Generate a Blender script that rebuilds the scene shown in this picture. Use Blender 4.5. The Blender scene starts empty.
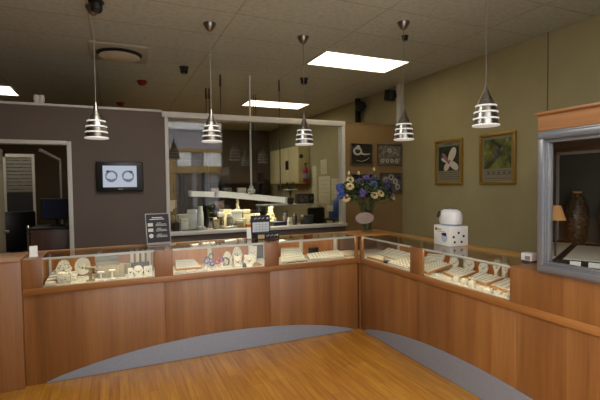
import bpy, bmesh, math, random
from mathutils import Vector, Matrix, Euler
random.seed(7)
PI = math.pi
R = math.radians
sc = bpy.context.scene
COL = sc.collection

# ------------------------------------------------------------------ colours and materials
def lin(r, g, b):
    f = lambda c: (c / 255 / 12.92) if c / 255 <= 0.04045 else ((c / 255 + 0.055) / 1.055) ** 2.4
    return (f(r), f(g), f(b), 1.0)

def newmat(name):
    m = bpy.data.materials.new(name)
    m.use_nodes = True
    nt = m.node_tree
    return m, nt, nt.nodes['Principled BSDF']

def setin(b, **k):
    for n, v in k.items():
        b.inputs[n.replace('_', ' ')].default_value = v

def plain(name, rgb, rough=0.5, metal=0.0, var=0.06, scale=12.0, spec=0.5, emit=None, estr=0.0, bump=0.0):
    m, nt, b = newmat(name)
    setin(b, Roughness=rough, Metallic=metal)
    b.inputs['Specular IOR Level'].default_value = spec
    c = lin(*rgb)
    tc = nt.nodes.new('ShaderNodeTexCoord')
    nz = nt.nodes.new('ShaderNodeTexNoise')
    nz.inputs['Scale'].default_value = scale
    nz.inputs['Detail'].default_value = 4
    nt.links.new(tc.outputs['Object'], nz.inputs['Vector'])
    rp = nt.nodes.new('ShaderNodeValToRGB')
    rp.color_ramp.elements[0].position = 0.3
    rp.color_ramp.elements[1].position = 0.7
    rp.color_ramp.elements[0].color = tuple(x * (1 - var) for x in c[:3]) + (1,)
    rp.color_ramp.elements[1].color = tuple(min(1, x * (1 + var)) for x in c[:3]) + (1,)
    nt.links.new(nz.outputs['Fac'], rp.inputs['Fac'])
    nt.links.new(rp.outputs['Color'], b.inputs['Base Color'])
    if bump:
        bp = nt.nodes.new('ShaderNodeBump')
        bp.inputs['Strength'].default_value = bump
        bp.inputs['Distance'].default_value = 0.01
        nt.links.new(nz.outputs['Fac'], bp.inputs['Height'])
        nt.links.new(bp.outputs['Normal'], b.inputs['Normal'])
    if emit:
        b.inputs['Emission Color'].default_value = lin(*emit)
        b.inputs['Emission Strength'].default_value = estr
    return m

def wood(name, dark, mid, light, axis='Z', rough=0.35, strip=0.0, spec=0.95):
    """veneer with the grain running along one axis"""
    m, nt, b = newmat(name)
    setin(b, Roughness=rough)
    b.inputs['Specular IOR Level'].default_value = spec
    tc = nt.nodes.new('ShaderNodeTexCoord')
    mp = nt.nodes.new('ShaderNodeMapping')
    s = {'Z': (9, 9, 0.35), 'X': (0.35, 9, 9), 'Y': (9, 0.35, 9)}[axis]
    mp.inputs['Scale'].default_value = s
    nt.links.new(tc.outputs['Object'], mp.inputs['Vector'])
    n1 = nt.nodes.new('ShaderNodeTexNoise')
    n1.inputs['Scale'].default_value = 1.0
    n1.inputs['Detail'].default_value = 6
    n1.inputs['Distortion'].default_value = 0.4
    nt.links.new(mp.outputs['Vector'], n1.inputs['Vector'])
    rp = nt.nodes.new('ShaderNodeValToRGB')
    e = rp.color_ramp.elements
    e[0].position, e[0].color = 0.3, lin(*dark)
    e[1].position, e[1].color = 0.72, lin(*light)
    k = e.new(0.5)
    k.color = lin(*mid)
    nt.links.new(n1.outputs['Fac'], rp.inputs['Fac'])
    mp2 = nt.nodes.new('ShaderNodeMapping')
    mp2.inputs['Scale'].default_value = tuple(q * 9 for q in s)
    nt.links.new(tc.outputs['Object'], mp2.inputs['Vector'])
    n2 = nt.nodes.new('ShaderNodeTexNoise')
    n2.inputs['Scale'].default_value = 1.0
    n2.inputs['Detail'].default_value = 3
    nt.links.new(mp2.outputs['Vector'], n2.inputs['Vector'])
    mx = nt.nodes.new('ShaderNodeMixRGB')
    mx.blend_type = 'MULTIPLY'
    mx.inputs['Fac'].default_value = 0.35
    r2 = nt.nodes.new('ShaderNodeValToRGB')
    r2.color_ramp.elements[0].position = 0.35
    r2.color_ramp.elements[0].color = (0.55, 0.5, 0.45, 1)
    r2.color_ramp.elements[1].position = 0.6
    nt.links.new(n2.outputs['Fac'], r2.inputs['Fac'])
    nt.links.new(rp.outputs['Color'], mx.inputs['Color1'])
    nt.links.new(r2.outputs['Color'], mx.inputs['Color2'])
    nt.links.new(mx.outputs['Color'], b.inputs['Base Color'])
    return m

def glass(name, tint=(0.96, 0.98, 0.97), f0=0.04, rough=0.0):
    """thin clear pane: transparent with a Schlick reflection on each face"""
    m, nt, b = newmat(name)
    nt.nodes.remove(b)
    out = nt.nodes['Material Output']
    lw = nt.nodes.new('ShaderNodeLayerWeight')
    lw.inputs['Blend'].default_value = 0.5
    p = nt.nodes.new('ShaderNodeMath'); p.operation = 'POWER'; p.inputs[1].default_value = 5
    nt.links.new(lw.outputs['Facing'], p.inputs[0])
    a = nt.nodes.new('ShaderNodeMath'); a.operation = 'MULTIPLY_ADD'
    a.inputs[1].default_value = 1 - f0
    a.inputs[2].default_value = f0
    nt.links.new(p.outputs[0], a.inputs[0])
    t = nt.nodes.new('ShaderNodeBsdfTransparent'); t.inputs['Color'].default_value = (*tint, 1)
    g = nt.nodes.new('ShaderNodeBsdfGlossy'); g.inputs['Roughness'].default_value = rough
    mx = nt.nodes.new('ShaderNodeMixShader')
    nt.links.new(a.outputs[0], mx.inputs['Fac'])
    nt.links.new(t.outputs[0], mx.inputs[1])
    nt.links.new(g.outputs[0], mx.inputs[2])
    nt.links.new(mx.outputs[0], out.inputs['Surface'])
    return m

def glow(name, rgb, strength, base=(220, 220, 215)):
    m, nt, b = newmat(name)
    setin(b, Roughness=0.4)
    b.inputs['Base Color'].default_value = lin(*base)
    b.inputs['Emission Color'].default_value = lin(*rgb)
    b.inputs['Emission Strength'].default_value = strength
    return m

def speckle(name, base, dots, scale=160.0, thr=0.62, rough=0.6):
    m, nt, b = newmat(name)
    setin(b, Roughness=rough)
    tc = nt.nodes.new('ShaderNodeTexCoord')
    nz = nt.nodes.new('ShaderNodeTexNoise')
    nz.inputs['Scale'].default_value = scale
    nz.inputs['Detail'].default_value = 2
    nt.links.new(tc.outputs['Object'], nz.inputs['Vector'])
    rp = nt.nodes.new('ShaderNodeValToRGB')
    rp.color_ramp.elements[0].position = thr
    rp.color_ramp.elements[0].color = lin(*base)
    rp.color_ramp.elements[1].position = thr + 0.06
    rp.color_ramp.elements[1].color = lin(*dots)
    nt.links.new(nz.outputs['Fac'], rp.inputs['Fac'])
    nt.links.new(rp.outputs['Color'], b.inputs['Base Color'])
    return m

def multi_noise(name, cols, scale=6.0, rough=0.4, detail=6.0, dist=0.5):
    m, nt, b = newmat(name)
    setin(b, Roughness=rough)
    tc = nt.nodes.new('ShaderNodeTexCoord')
    nz = nt.nodes.new('ShaderNodeTexNoise')
    nz.inputs['Scale'].default_value = scale
    nz.inputs['Detail'].default_value = detail
    nz.inputs['Distortion'].default_value = dist
    nt.links.new(tc.outputs['Object'], nz.inputs['Vector'])
    rp = nt.nodes.new('ShaderNodeValToRGB')
    e = rp.color_ramp.elements
    n = len(cols)
    for i, c in enumerate(cols):
        pos = 0.32 + 0.36 * i / (n - 1)
        if i == 0: el = e[0]
        elif i == n - 1: el = e[1]
        else: el = e.new(pos)
        el.position = pos
        el.color = lin(*c)
    nt.links.new(nz.outputs['Fac'], rp.inputs['Fac'])
    nt.links.new(rp.outputs['Color'], b.inputs['Base Color'])
    return m

def floor_mat():
    m, nt, b = newmat('honey_plank_floor')
    setin(b, Roughness=0.34)
    b.inputs['Specular IOR Level'].default_value = 0.45
    tc = nt.nodes.new('ShaderNodeTexCoord')
    br = nt.nodes.new('ShaderNodeTexBrick')
    br.offset = 0.37; br.offset_frequency = 3
    br.inputs['Scale'].default_value = 1.0
    br.inputs['Brick Width'].default_value = 0.62
    br.inputs['Row Height'].default_value = 0.068
    br.inputs['Mortar Size'].default_value = 0.0012
    br.inputs['Bias'].default_value = 0.0
    br.inputs['Color1'].default_value = lin(174, 124, 46)
    br.inputs['Color2'].default_value = lin(158, 104, 36)
    br.inputs['Mortar'].default_value = lin(120, 74, 26)
    rz = nt.nodes.new('ShaderNodeMapping'); rz.inputs['Rotation'].default_value = (0, 0, PI / 2)
    nt.links.new(tc.outputs['Object'], rz.inputs['Vector'])
    nt.links.new(rz.outputs['Vector'], br.inputs['Vector'])
    mp = nt.nodes.new('ShaderNodeMapping'); mp.inputs['Scale'].default_value = (26, 1.6, 1)
    nt.links.new(tc.outputs['Object'], mp.inputs['Vector'])
    nz = nt.nodes.new('ShaderNodeTexNoise'); nz.inputs['Scale'].default_value = 1.5; nz.inputs['Detail'].default_value = 5
    nt.links.new(mp.outputs['Vector'], nz.inputs['Vector'])
    rp = nt.nodes.new('ShaderNodeValToRGB')
    rp.color_ramp.elements[0].position = 0.3; rp.color_ramp.elements[0].color = (0.62, 0.55, 0.48, 1)
    rp.color_ramp.elements[1].position = 0.65; rp.color_ramp.elements[1].color = (1.1, 1.08, 1.05, 1)
    nt.links.new(nz.outputs['Fac'], rp.inputs['Fac'])
    mx = nt.nodes.new('ShaderNodeMixRGB'); mx.blend_type = 'MULTIPLY'; mx.inputs['Fac'].default_value = 0.8
    nt.links.new(br.outputs['Color'], mx.inputs['Color1']); nt.links.new(rp.outputs['Color'], mx.inputs['Color2'])
    nt.links.new(mx.outputs['Color'], b.inputs['Base Color'])
    return m

def ceiling_mat():
    """mineral fibre tiles 1.22 x 0.60 m in a grid"""
    m, nt, b = newmat('ceiling_tiles')
    setin(b, Roughness=0.9)
    tc = nt.nodes.new('ShaderNodeTexCoord')
    mp = nt.nodes.new('ShaderNodeMapping'); mp.inputs['Location'].default_value = (-1.05 + 12.2, -4.36 + 12.0, 0)
    nt.links.new(tc.outputs['Object'], mp.inputs['Vector'])
    br = nt.nodes.new('ShaderNodeTexBrick')
    br.offset = 0.0
    br.inputs['Scale'].default_value = 1.0
    br.inputs['Brick Width'].default_value = 1.22
    br.inputs['Row Height'].default_value = 0.60
    br.inputs['Mortar Size'].default_value = 0.008
    br.inputs['Mortar Smooth'].default_value = 0.1
    br.inputs['Color1'].default_value = lin(210, 216, 206)
    br.inputs['Color2'].default_value = lin(207, 212, 202)
    br.inputs['Mortar'].default_value = lin(186, 184, 172)
    nt.links.new(mp.outputs['Vector'], br.inputs['Vector'])
    nz = nt.nodes.new('ShaderNodeTexNoise'); nz.inputs['Scale'].default_value = 22; nz.inputs['Detail'].default_value = 6
    nt.links.new(tc.outputs['Object'], nz.inputs['Vector'])
    rp = nt.nodes.new('ShaderNodeValToRGB')
    rp.color_ramp.elements[0].position = 0.35; rp.color_ramp.elements[0].color = (0.80, 0.80, 0.79, 1)
    rp.color_ramp.elements[1].position = 0.6; rp.color_ramp.elements[1].color = (1, 1, 1, 1)
    nt.links.new(nz.outputs['Fac'], rp.inputs['Fac'])
    mx = nt.nodes.new('ShaderNodeMixRGB'); mx.blend_type = 'MULTIPLY'; mx.inputs['Fac'].default_value = 0.7
    nt.links.new(br.outputs['Color'], mx.inputs['Color1']); nt.links.new(rp.outputs['Color'], mx.inputs['Color2'])
    nt.links.new(mx.outputs['Color'], b.inputs['Base Color'])
    return m

M = {}
M['floor'] = floor_mat()
M['ceiling'] = ceiling_mat()
M['wall_brown'] = plain('brown_wall_paint', (104, 92, 84), 0.7, var=0.03, scale=3)
M['wall_tan'] = plain('tan_wall_paint', (143, 116, 76), 0.8, var=0.04, scale=3)
M['wall_olive'] = plain('olive_beige_wallpaper', (164, 153, 112), 0.8, var=0.04, scale=4)
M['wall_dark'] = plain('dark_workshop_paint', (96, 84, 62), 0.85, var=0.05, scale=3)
M['wall_office'] = plain('dark_office_paint', (70, 62, 56), 0.85, var=0.05, scale=3)
M['trim'] = plain('pale_grey_aluminium_trim', (214, 211, 204), 0.45, var=0.03)
M['cherry'] = wood('cherry_veneer_upright', (118, 72, 34), (136, 88, 44), (152, 104, 56), 'Z', 0.40)
M['cherry_x'] = wood('cherry_veneer_lengthways', (134, 84, 38), (150, 98, 48), (164, 112, 60), 'X', 0.40)
M['cherry_y'] = wood('cherry_veneer_crossways', (134, 84, 38), (150, 98, 48), (164, 112, 60), 'Y', 0.40)
M['honey'] = wood('honey_wood', (170, 112, 50), (190, 130, 62), (206, 148, 78), 'X', 0.35)
M['honey_y'] = wood('honey_wood_crossways', (165, 118, 52), (184, 134, 64), (200, 150, 78), 'Y', 0.35)
M['orange_wood'] = wood('orange_wood', (176, 104, 38), (196, 122, 48), (212, 140, 62), 'Z', 0.4)
M['kick'] = plain('brushed_aluminium', (150, 160, 176), 0.42, metal=0.45, var=0.04, scale=40)
M['steel'] = plain('satin_steel', (178, 174, 166), 0.28, metal=1.0, var=0.03, scale=30)
M['dark_steel'] = plain('brushed_nickel', (150, 146, 140), 0.3, metal=1.0, var=0.04, scale=30)
M['silver'] = plain('silver_frame_finish', (140, 142, 147), 0.35, metal=0.6, var=0.05, scale=25)
M['glass'] = glass('clear_glass', f0=0.055)
M['case_glass'] = glass('display_case_glass', (0.97, 0.975, 0.96), 0.04)
M['vase_glass'] = glass('green_vase_glass', (0.84, 0.89, 0.85), 0.06)
M['glass_edge'] = plain('polished_glass_edge', (190, 198, 190), 0.2, var=0.03)
M['cream'] = plain('cream_leatherette', (226, 220, 200), 0.6, var=0.03)
M['white'] = plain('white_card', (226, 226, 220), 0.6, var=0.02)
M['white_gloss'] = plain('white_plastic', (222, 222, 222), 0.3, var=0.02)
M['pad'] = speckle('white_pad_with_jewels', (224, 218, 198), (130, 120, 92), 130, 0.60)
M['pad2'] = speckle('white_pad_with_rings', (226, 222, 206), (140, 132, 120), 90, 0.63)
M['lace'] = speckle('white_patterned_card', (226, 222, 204), (150, 140, 96), 110, 0.55)
M['khaki'] = plain('khaki_suede', (150, 138, 104), 0.8, var=0.06)
M['grey_suede'] = plain('grey_green_suede', (120, 124, 108), 0.8, var=0.06)
M['black'] = plain('black_plastic', (20, 20, 22), 0.4, var=0.05)
M['black_matt'] = plain('matt_black', (18, 18, 18), 0.8, var=0.05)
M['dark_grey'] = plain('dark_grey_plastic', (52, 52, 54), 0.5, var=0.05)
M['navy'] = plain('navy_blue', (34, 42, 78), 0.5)
M['blue'] = plain('blue_plastic', (42, 84, 164), 0.45)
M['red'] = plain('red_plastic', (150, 26, 24), 0.4)
M['gold'] = plain('gilt_frame', (176, 138, 54), 0.35, metal=0.6, var=0.08, scale=40)
M['poster'] = plain('grey_poster_paper', (132, 124, 104), 0.5, var=0.03)
M['ink'] = plain('grey_printed_ink', (86, 80, 70), 0.6)
M['ink_pale'] = plain('pale_printed_ink', (186, 184, 178), 0.6)
M['sign_black'] = plain('charcoal_sign_print', (34, 34, 42), 0.75)
M['tan_card'] = plain('tan_card', (190, 164, 120), 0.6)
M['jewel'] = plain('silver_jewellery', (140, 134, 122), 0.25, metal=1.0)
M['gold_jewel'] = plain('gold_jewellery', (190, 150, 70), 0.25, metal=1.0)
M['red_bead'] = plain('red_beads', (190, 40, 62), 0.25)
M['blue_bead'] = plain('blue_beads', (92, 98, 170), 0.25)
M['purple_bead'] = plain('purple_beads', (130, 88, 150), 0.25)
M['grey_bead'] = plain('grey_beads', (120, 118, 116), 0.25)
M['troffer'] = glow('ceiling_light_diffuser', (255, 240, 205), 3.2)
M['strip'] = glow('case_light_strip', (255, 238, 204), 20.0)
M['ring_glow'] = glow('opal_glass_ring', (255, 250, 240), 0.30)
M['bulb'] = glow('lamp_bulb', (255, 236, 200), 6.0)
M['tube'] = glow('bench_light_tube', (255, 240, 210), 26.0)
M['screen'] = glow('television_screen', (196, 206, 222), 0.62, (30, 30, 34))
M['opal'] = glow('opal_fitting', (255, 244, 220), 0.28)
M['vent_plate'] = plain('vent_enamel', (190, 188, 174), 0.5)
M['cord'] = plain('grey_flex', (120, 116, 108), 0.5)
M['leaf'] = multi_noise('bouquet_leaves', [(30, 44, 22), (52, 74, 34), (84, 104, 52)], 14)
M['stem'] = plain('flower_stem', (58, 82, 40), 0.6)
M['petal_cream'] = plain('cream_petals', (222, 204, 152), 0.6, var=0.1, scale=30)
M['petal_heart'] = plain('dark_flower_heart', (96, 62, 34), 0.8)
M['petal_purple'] = plain('purple_petals', (96, 84, 140), 0.6, var=0.2, scale=60)
M['petal_blue'] = plain('blue_petals', (70, 92, 168), 0.6, var=0.2, scale=60)
M['tag_grey'] = plain('mauve_grey_card', (150, 132, 124), 0.7)
M['terracotta'] = plain('orange_lampshade', (206, 150, 92), 0.7)
M['mosaic'] = multi_noise('bronze_mosaic', [(18, 13, 9), (44, 30, 18), (24, 18, 12), (112, 84, 48)], 46, 0.45, 3, 0.2)
M['petal_white'] = plain('white_orchid_petals', (206, 196, 178), 0.6, var=0.06, scale=30)
M['orchid_heart'] = plain('mauve_orchid_heart', (150, 104, 120), 0.6)
M['poster_dark'] = multi_noise('dark_leaf_print', [(22, 36, 28), (34, 52, 38), (52, 66, 46)], 18)
M['poster_green'] = multi_noise('bright_leaf_print', [(16, 30, 32), (24, 46, 44), (34, 60, 50), (70, 92, 50), (128, 132, 54)], 9)
M['photo_grey'] = multi_noise('grey_photo_print', [(60, 56, 50), (104, 98, 88), (150, 144, 132)], 22)
M['photo_dark'] = multi_noise('dark_photo_print', [(22, 21, 20), (32, 30, 28), (48, 46, 42)], 22)
M['photo_mid'] = multi_noise('mottled_photo_print', [(30, 29, 30), (70, 68, 66), (128, 124, 118)], 16)
M['oldpaper'] = plain('cream_notice_paper', (206, 196, 160), 0.7)
M['cab_cream'] = plain('cream_cabinet_paint', (206, 192, 140), 0.5, var=0.03)
M['redwood'] = wood('reddish_wood', (70, 34, 22), (86, 44, 28), (100, 54, 34), 'Z', 0.4)
M['clear_frame'] = plain('clear_acrylic_edge', (150, 148, 144), 0.2)
M['blind'] = plain('grey_blind', (150, 146, 136), 0.7)
M['pavement'] = plain('pale_pavement', (178, 178, 176), 0.8, scale=2)
M['concrete'] = plain('facade_grey', (150, 148, 158), 0.8, scale=2)
M['facade_white'] = plain('facade_white', (236, 238, 240), 0.8, scale=2)
M['facade_tan'] = plain('facade_tan', (150, 118, 56), 0.8, scale=2)
M['facade_dark'] = plain('facade_dark', (44, 40, 36), 0.5, scale=2)
M['grey_panel'] = plain('grey_door_panel', (96, 92, 84), 0.25, var=0.04)

# ------------------------------------------------------------------ mesh helpers
class G:
    def __init__(s):
        s.bm = bmesh.new()
    def _add(s, verts, faces, mat4=None):
        vs = [s.bm.verts.new((mat4 @ Vector(v)) if mat4 else v) for v in verts]
        for f in faces:
            try: s.bm.faces.new([vs[i] for i in f])
            except ValueError: pass
        return s
    def box(s, x0, x1, y0, y1, z0, z1, bev=0.0, mat4=None):
        if x0 > x1: x0, x1 = x1, x0
        if y0 > y1: y0, y1 = y1, y0
        if z0 > z1: z0, z1 = z1, z0
        c = Vector(((x0 + x1) / 2, (y0 + y1) / 2, (z0 + z1) / 2))
        t = bmesh.new()
        bmesh.ops.create_cube(t, size=1.0, matrix=Matrix.Translation(c) @ Matrix.Diagonal((x1 - x0, y1 - y0, z1 - z0, 1)))
        if bev:
            bev = min(bev, 0.45 * min(x1 - x0, y1 - y0, z1 - z0))
            bmesh.ops.bevel(t, geom=t.edges[:], offset=bev, segments=2, affect='EDGES', profile=0.5)
        s.merge(t, mat4)
        return s
    def merge(s, t, mat4=None):
        t.verts.index_update()
        s._add([v.co.copy() for v in t.verts], [[v.index for v in f.verts] for f in t.faces], mat4)
        t.free()
        return s
    def slab(s, a, b, c, d, th):
        """quadrilateral plate through four top corners, th thick downwards along its normal"""
        a, b, c, d = map(Vector, (a, b, c, d))
        n = (b - a).cross(d - a).normalized()
        if n.z < 0: n = -n
        lo = [p - n * th for p in (a, b, c, d)]
        return s._add([a, b, c, d] + lo, [(0, 1, 2, 3), (7, 6, 5, 4), (0, 4, 5, 1), (1, 5, 6, 2), (2, 6, 7, 3), (3, 7, 4, 0)])
    def prism(s, poly, vec, mat4=None):
        n = len(poly); v = Vector(vec)
        vs = [Vector(p) for p in poly] + [Vector(p) + v for p in poly]
        fs = [tuple(range(n)), tuple(range(2 * n - 1, n - 1, -1))]
        fs += [(i, n + i, n + (i + 1) % n, (i + 1) % n) for i in range(n)]
        return s._add(vs, fs, mat4)
    def lathe(s, prof, c=(0, 0, 0), seg=24, mat4=None, sx=1, sy=1):
        vs, fs = [], []
        for r, z in prof:
            for k in range(seg):
                a = 2 * PI * k / seg
                vs.append((c[0] + sx * r * math.cos(a), c[1] + sy * r * math.sin(a), c[2] + z))
        for i in range(len(prof) - 1):
            for k in range(seg):
                fs.append((i * seg + k, i * seg + (k + 1) % seg, (i + 1) * seg + (k + 1) % seg, (i + 1) * seg + k))
        closed = prof[0] == prof[-1]
        if prof[0][0] > 1e-6 and not closed: fs.append(tuple(range(seg - 1, -1, -1)))
        if prof[-1][0] > 1e-6 and not closed: fs.append(tuple(range((len(prof) - 1) * seg, len(prof) * seg)))
        return s._add(vs, fs, mat4)
    def tube(s, pts, r, seg=8):
        pts = [Vector(p) for p in pts]
        rings = []
        for i, p in enumerate(pts):
            d = (pts[min(i + 1, len(pts) - 1)] - pts[max(i - 1, 0)]).normalized()
            u = d.orthogonal().normalized() if i == 0 else (u - d * u.dot(d)).normalized()
            w = d.cross(u)
            rr = r[i] if isinstance(r, (list, tuple)) else r
            rings.append([p + (u * math.cos(2 * PI * k / seg) + w * math.sin(2 * PI * k / seg)) * rr for k in range(seg)])
        n = len(pts)
        vs = [v for rg in rings for v in rg]
        fs = [(i * seg + k, i * seg + (k + 1) % seg, (i + 1) * seg + (k + 1) % seg, (i + 1) * seg + k) for i in range(n - 1) for k in range(seg)]
        fs += [tuple(range(seg - 1, -1, -1)), tuple(range((n - 1) * seg, n * seg))]
        return s._add(vs, fs)
    def ball(s, c, r, sc_=(1, 1, 1), sub=2, mat4=None):
        t = bmesh.new()
        bmesh.ops.create_icosphere(t, subdivisions=sub, radius=r)
        m = Matrix.Translation(c) @ Matrix.Diagonal((*sc_, 1))
        return s.merge(t, (mat4 @ m) if mat4 else m)
    def torus(s, c, r, t, mat4=None, seg=20, ts=8, arc=2 * PI):
        vs, fs = [], []
        full = arc > 2 * PI - 1e-3
        n = seg if full else seg + 1
        for i in range(n):
            a = arc * i / seg
            for k in range(ts):
                b = 2 * PI * k / ts
                q = r + t * math.cos(b)
                p = Vector((q * math.cos(a), q * math.sin(a), t * math.sin(b)))
                if mat4: p = mat4 @ p
                vs.append(p + Vector(c))
        for i in range(seg):
            j = (i + 1) % n
            for k in range(ts):
                fs.append((i * ts + k, j * ts + k, j * ts + (k + 1) % ts, i * ts + (k + 1) % ts))
        return s._add(vs, fs)
    def build(s, name, mat, parent=None, loc=None, rot=None, smooth=True, kind=None):
        bmesh.ops.recalc_face_normals(s.bm, faces=s.bm.faces[:])
        me = bpy.data.meshes.new(name)
        s.bm.to_mesh(me); s.bm.free()
        me.materials.append(M[mat] if isinstance(mat, str) else mat)
        if smooth:
            for p in me.polygons: p.use_smooth = True
            me.set_sharp_from_angle(angle=R(32))
        o = bpy.data.objects.new(name, me)
        COL.objects.link(o)
        if loc: o.location = loc
        if rot: o.rotation_euler = rot
        if parent: o.parent = parent
        if kind: o['kind'] = kind
        return o

def thing(name, label, cat, loc=(0, 0, 0), rz=0.0, group=None):
    o = bpy.data.objects.new(name, None)
    o.empty_display_size = 0.1
    COL.objects.link(o)
    o.location = loc; o.rotation_euler = (0, 0, rz)
    return tag(o, label, cat, group)
def tag(o, label, cat, group=None, kind=None):
    o['label'] = label; o['category'] = cat
    if group: o['group'] = group
    if kind: o['kind'] = kind
    return o
def kids(o): return [c for c in COL.objects if c.parent == o]
def dup(o, label, loc, rz=None, group=None):
    r = o.copy(); COL.objects.link(r); r.location = loc
    if rz is not None: r.rotation_euler.z = rz
    r['label'] = label
    if group: r['group'] = group
    for ch in kids(o):
        c = ch.copy(); COL.objects.link(c); c.parent = r
        for g in kids(ch):
            d = g.copy(); COL.objects.link(d); d.parent = c
    return r
def RX(a): return Matrix.Rotation(a, 4, 'X')
def RY(a): return Matrix.Rotation(a, 4, 'Y')
def RZ(a): return Matrix.Rotation(a, 4, 'Z')
def T(x, y, z): return Matrix.Translation((x, y, z))
def struct(name, g, mat, parent=None): return g.build(name, mat, parent, kind=None if parent else 'structure')

# ------------------------------------------------------------------ the setting
W, YP, C = 4.165, 5.45, 3.096          # right wall, partition, ceiling
struct('floor', G().box(-4, 6, 0.45, 12.2, -0.1, 0), 'floor')
struct('ground', G().box(-14, 16, -14, 0.45, -0.1, 0), 'pavement')
struct('ceiling', G().box(-3, 4.3, 0.55, 12.2, C, C + 0.12), 'ceiling')
struct('wall_right', G().box(W, W + 0.12, 0.55, 12.2, 0, C), 'wall_olive')
struct('wall_left', G().box(-2.75, -2.6, 0.55, 12.2, 0, C), 'wall_brown')
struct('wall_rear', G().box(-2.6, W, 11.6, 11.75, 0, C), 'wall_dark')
struct('wall_front', G().box(2.5, W, 0.45, 0.55, 0, C).box(-2.75, -0.3, 0.45, 0.55, 0, C), 'wall_brown')  # left stretch unseen, extended inward to cut daylight on the right counter
struct('wall_front_header', G().box(-2.75, 4.3, 0.5, 0.55, C, C + 0.3), 'wall_brown')
PT = 2.455
pw = G()
pw.box(-2.6, -1.30, YP, YP + 0.1, 0, PT); pw.box(-1.30, -0.43, YP, YP + 0.1, 2.07, PT)
pw.box(-0.43, 0.596, YP, YP + 0.1, 0, PT); pw.box(0.596, 3.13, YP, YP + 0.1, 0, 0.93)
struct('wall_back', pw, 'wall_brown')
struct('wall_back_side', G().box(3.13, W, YP, YP + 0.1, 0, PT - 0.01), 'wall_tan')
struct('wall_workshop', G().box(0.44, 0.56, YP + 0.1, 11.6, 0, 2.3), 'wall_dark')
struct('trim_1', G().box(-2.6, 0.56, YP - 0.015, YP + 0.115, PT, PT + 0.028, 0.004), 'trim')
struct('trim_2', G().box(3.13, W, YP - 0.012, YP + 0.112, PT - 0.01, PT + 0.006), 'wall_tan')
struct('trim_3', G().box(W - 0.004, W, 3.012, 3.020, 1.9, C), 'ink')
struct('trim_4', G().box(W - 0.06, W, YP - 0.02, YP + 0.06, PT + 0.02, C), 'trim')

w1 = struct('window_1', G()
    .box(0.56, 3.13, YP - 0.03, YP + 0.11, 2.395, 2.468, 0.005)
    .box(0.59, 0.632, YP - 0.02, YP + 0.1, 0.97, 2.40, 0.004)
    .box(3.078, 3.13, YP - 0.02, YP + 0.1, 0.97, 2.40, 0.004), 'trim')
struct('sill', G().box(0.56, 3.14, YP - 0.05, YP + 0.11, 0.93, 0.972, 0.004), 'trim', w1)
struct('pane', G().box(0.628, 3.082, YP + 0.03, YP + 0.038, 0.965, 2.40), 'glass', w1)
struct('door_1', G()
    .box(-0.475, -0.43, YP - 0.015, YP + 0.115, 0, 2.07, 0.004)
    .box(-1.30, -0.475, YP - 0.015, YP + 0.115, 2.03, 2.075, 0.004)
    .box(-1.30, -1.255, YP - 0.015, YP + 0.115, 0, 2.03, 0.004), 'trim')

# the building across the way, seen only as a reflection in the workshop window
fc = struct('wall_opposite', G().box(-8, 12, -9.6, -9.2, 0, 3.2).box(-8, 12, -9.5, -9.2, 4.45, 5.2), 'concrete')
struct('fascia', G().box(-8, 12, -9.2, -9.0, 4.16, 4.45), 'facade_white', fc)
struct('spandrel', G().box(-8, 12, -9.3, -9.1, 3.2, 4.16), 'concrete', fc)
struct('canopy_edge', G().box(-8, 12, -9.2, -8.9, 3.12, 3.24).box(-8, 12, -9.2, -8.9, 2.15, 2.45).box(1.6, 2.6, -9.2, -8.95, 0, 3.2), 'facade_tan', fc)
struct('display_blocks', G().box(2.7, 3.3, -9.2, -9.0, 2.46, 3.11).box(3.9, 4.7, -9.2, -9.0, 2.46, 3.11).box(-3, 0.8, -9.2, -9.0, 2.46, 3.11).box(4.6, 4.72, -9.2, -9.0, 0, 2.2), 'facade_white', fc)
struct('shop_windows', G().box(2.75, 3.35, -9.2, -9.1, 0, 2.14).box(3.6, 3.9, -9.2, -9.1, 0, 2.14).box(-6, 1, -9.2, -9.1, 0, 2.14), 'facade_dark', fc)

# ------------------------------------------------------------------ ceiling fittings
def troffer(x0, x1, y0, y1, label):
    t = thing('ceiling_light', label, 'ceiling light', ((x0 + x1) / 2, (y0 + y1) / 2, C), 0, 'recessed ceiling lights')
    a, b = (x1 - x0) / 2, (y1 - y0) / 2
    f = G()
    for q in ((-a, a, -b, -b + 0.02), (-a, a, b - 0.02, b), (-a, -a + 0.02, -b + 0.02, b - 0.02), (a - 0.02, a, -b + 0.02, b - 0.02)):
        f.box(*q, -0.014, 0)
    f.build('frame', 'trim', t)
    G().box(-a + 0.02, a - 0.02, -b + 0.02, b - 0.02, -0.008, -0.001).build('diffuser', 'troffer', t)
troffer(2.275, 3.49, 4.365, 4.96, 'large bright rectangular ceiling light nearest the right wall')
troffer(2.275, 3.49, 7.36, 7.96, 'bright ceiling light beyond the workshop window top, above the middle pendants')
troffer(-2.5, -1.39, 7.66, 8.40, 'bright ceiling light cut by the left edge, above the brown wall')

t = thing('air_vent', 'square ceiling air vent with round disc diffuser at upper left', 'air vent', (0.10, 5.33, C))
G().box(-0.31, 0.31, -0.33, 0.33, -0.022, 0, 0.006).build('plate', 'vent_plate', t)
G().lathe([(0.245, -0.0235), (0.24, -0.03), (0.19, -0.030), (0.185, -0.0235)], seg=40).build('collar', 'dark_grey', t)
G().lathe([(0.215, -0.048), (0.222, -0.055), (0.20, -0.066), (0.0, -0.07)], seg=40).build('disc', 'cream', t)
G().lathe([(0.02, -0.0235), (0.02, -0.06)], seg=12).build('hub', 'dark_grey', t)

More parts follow.
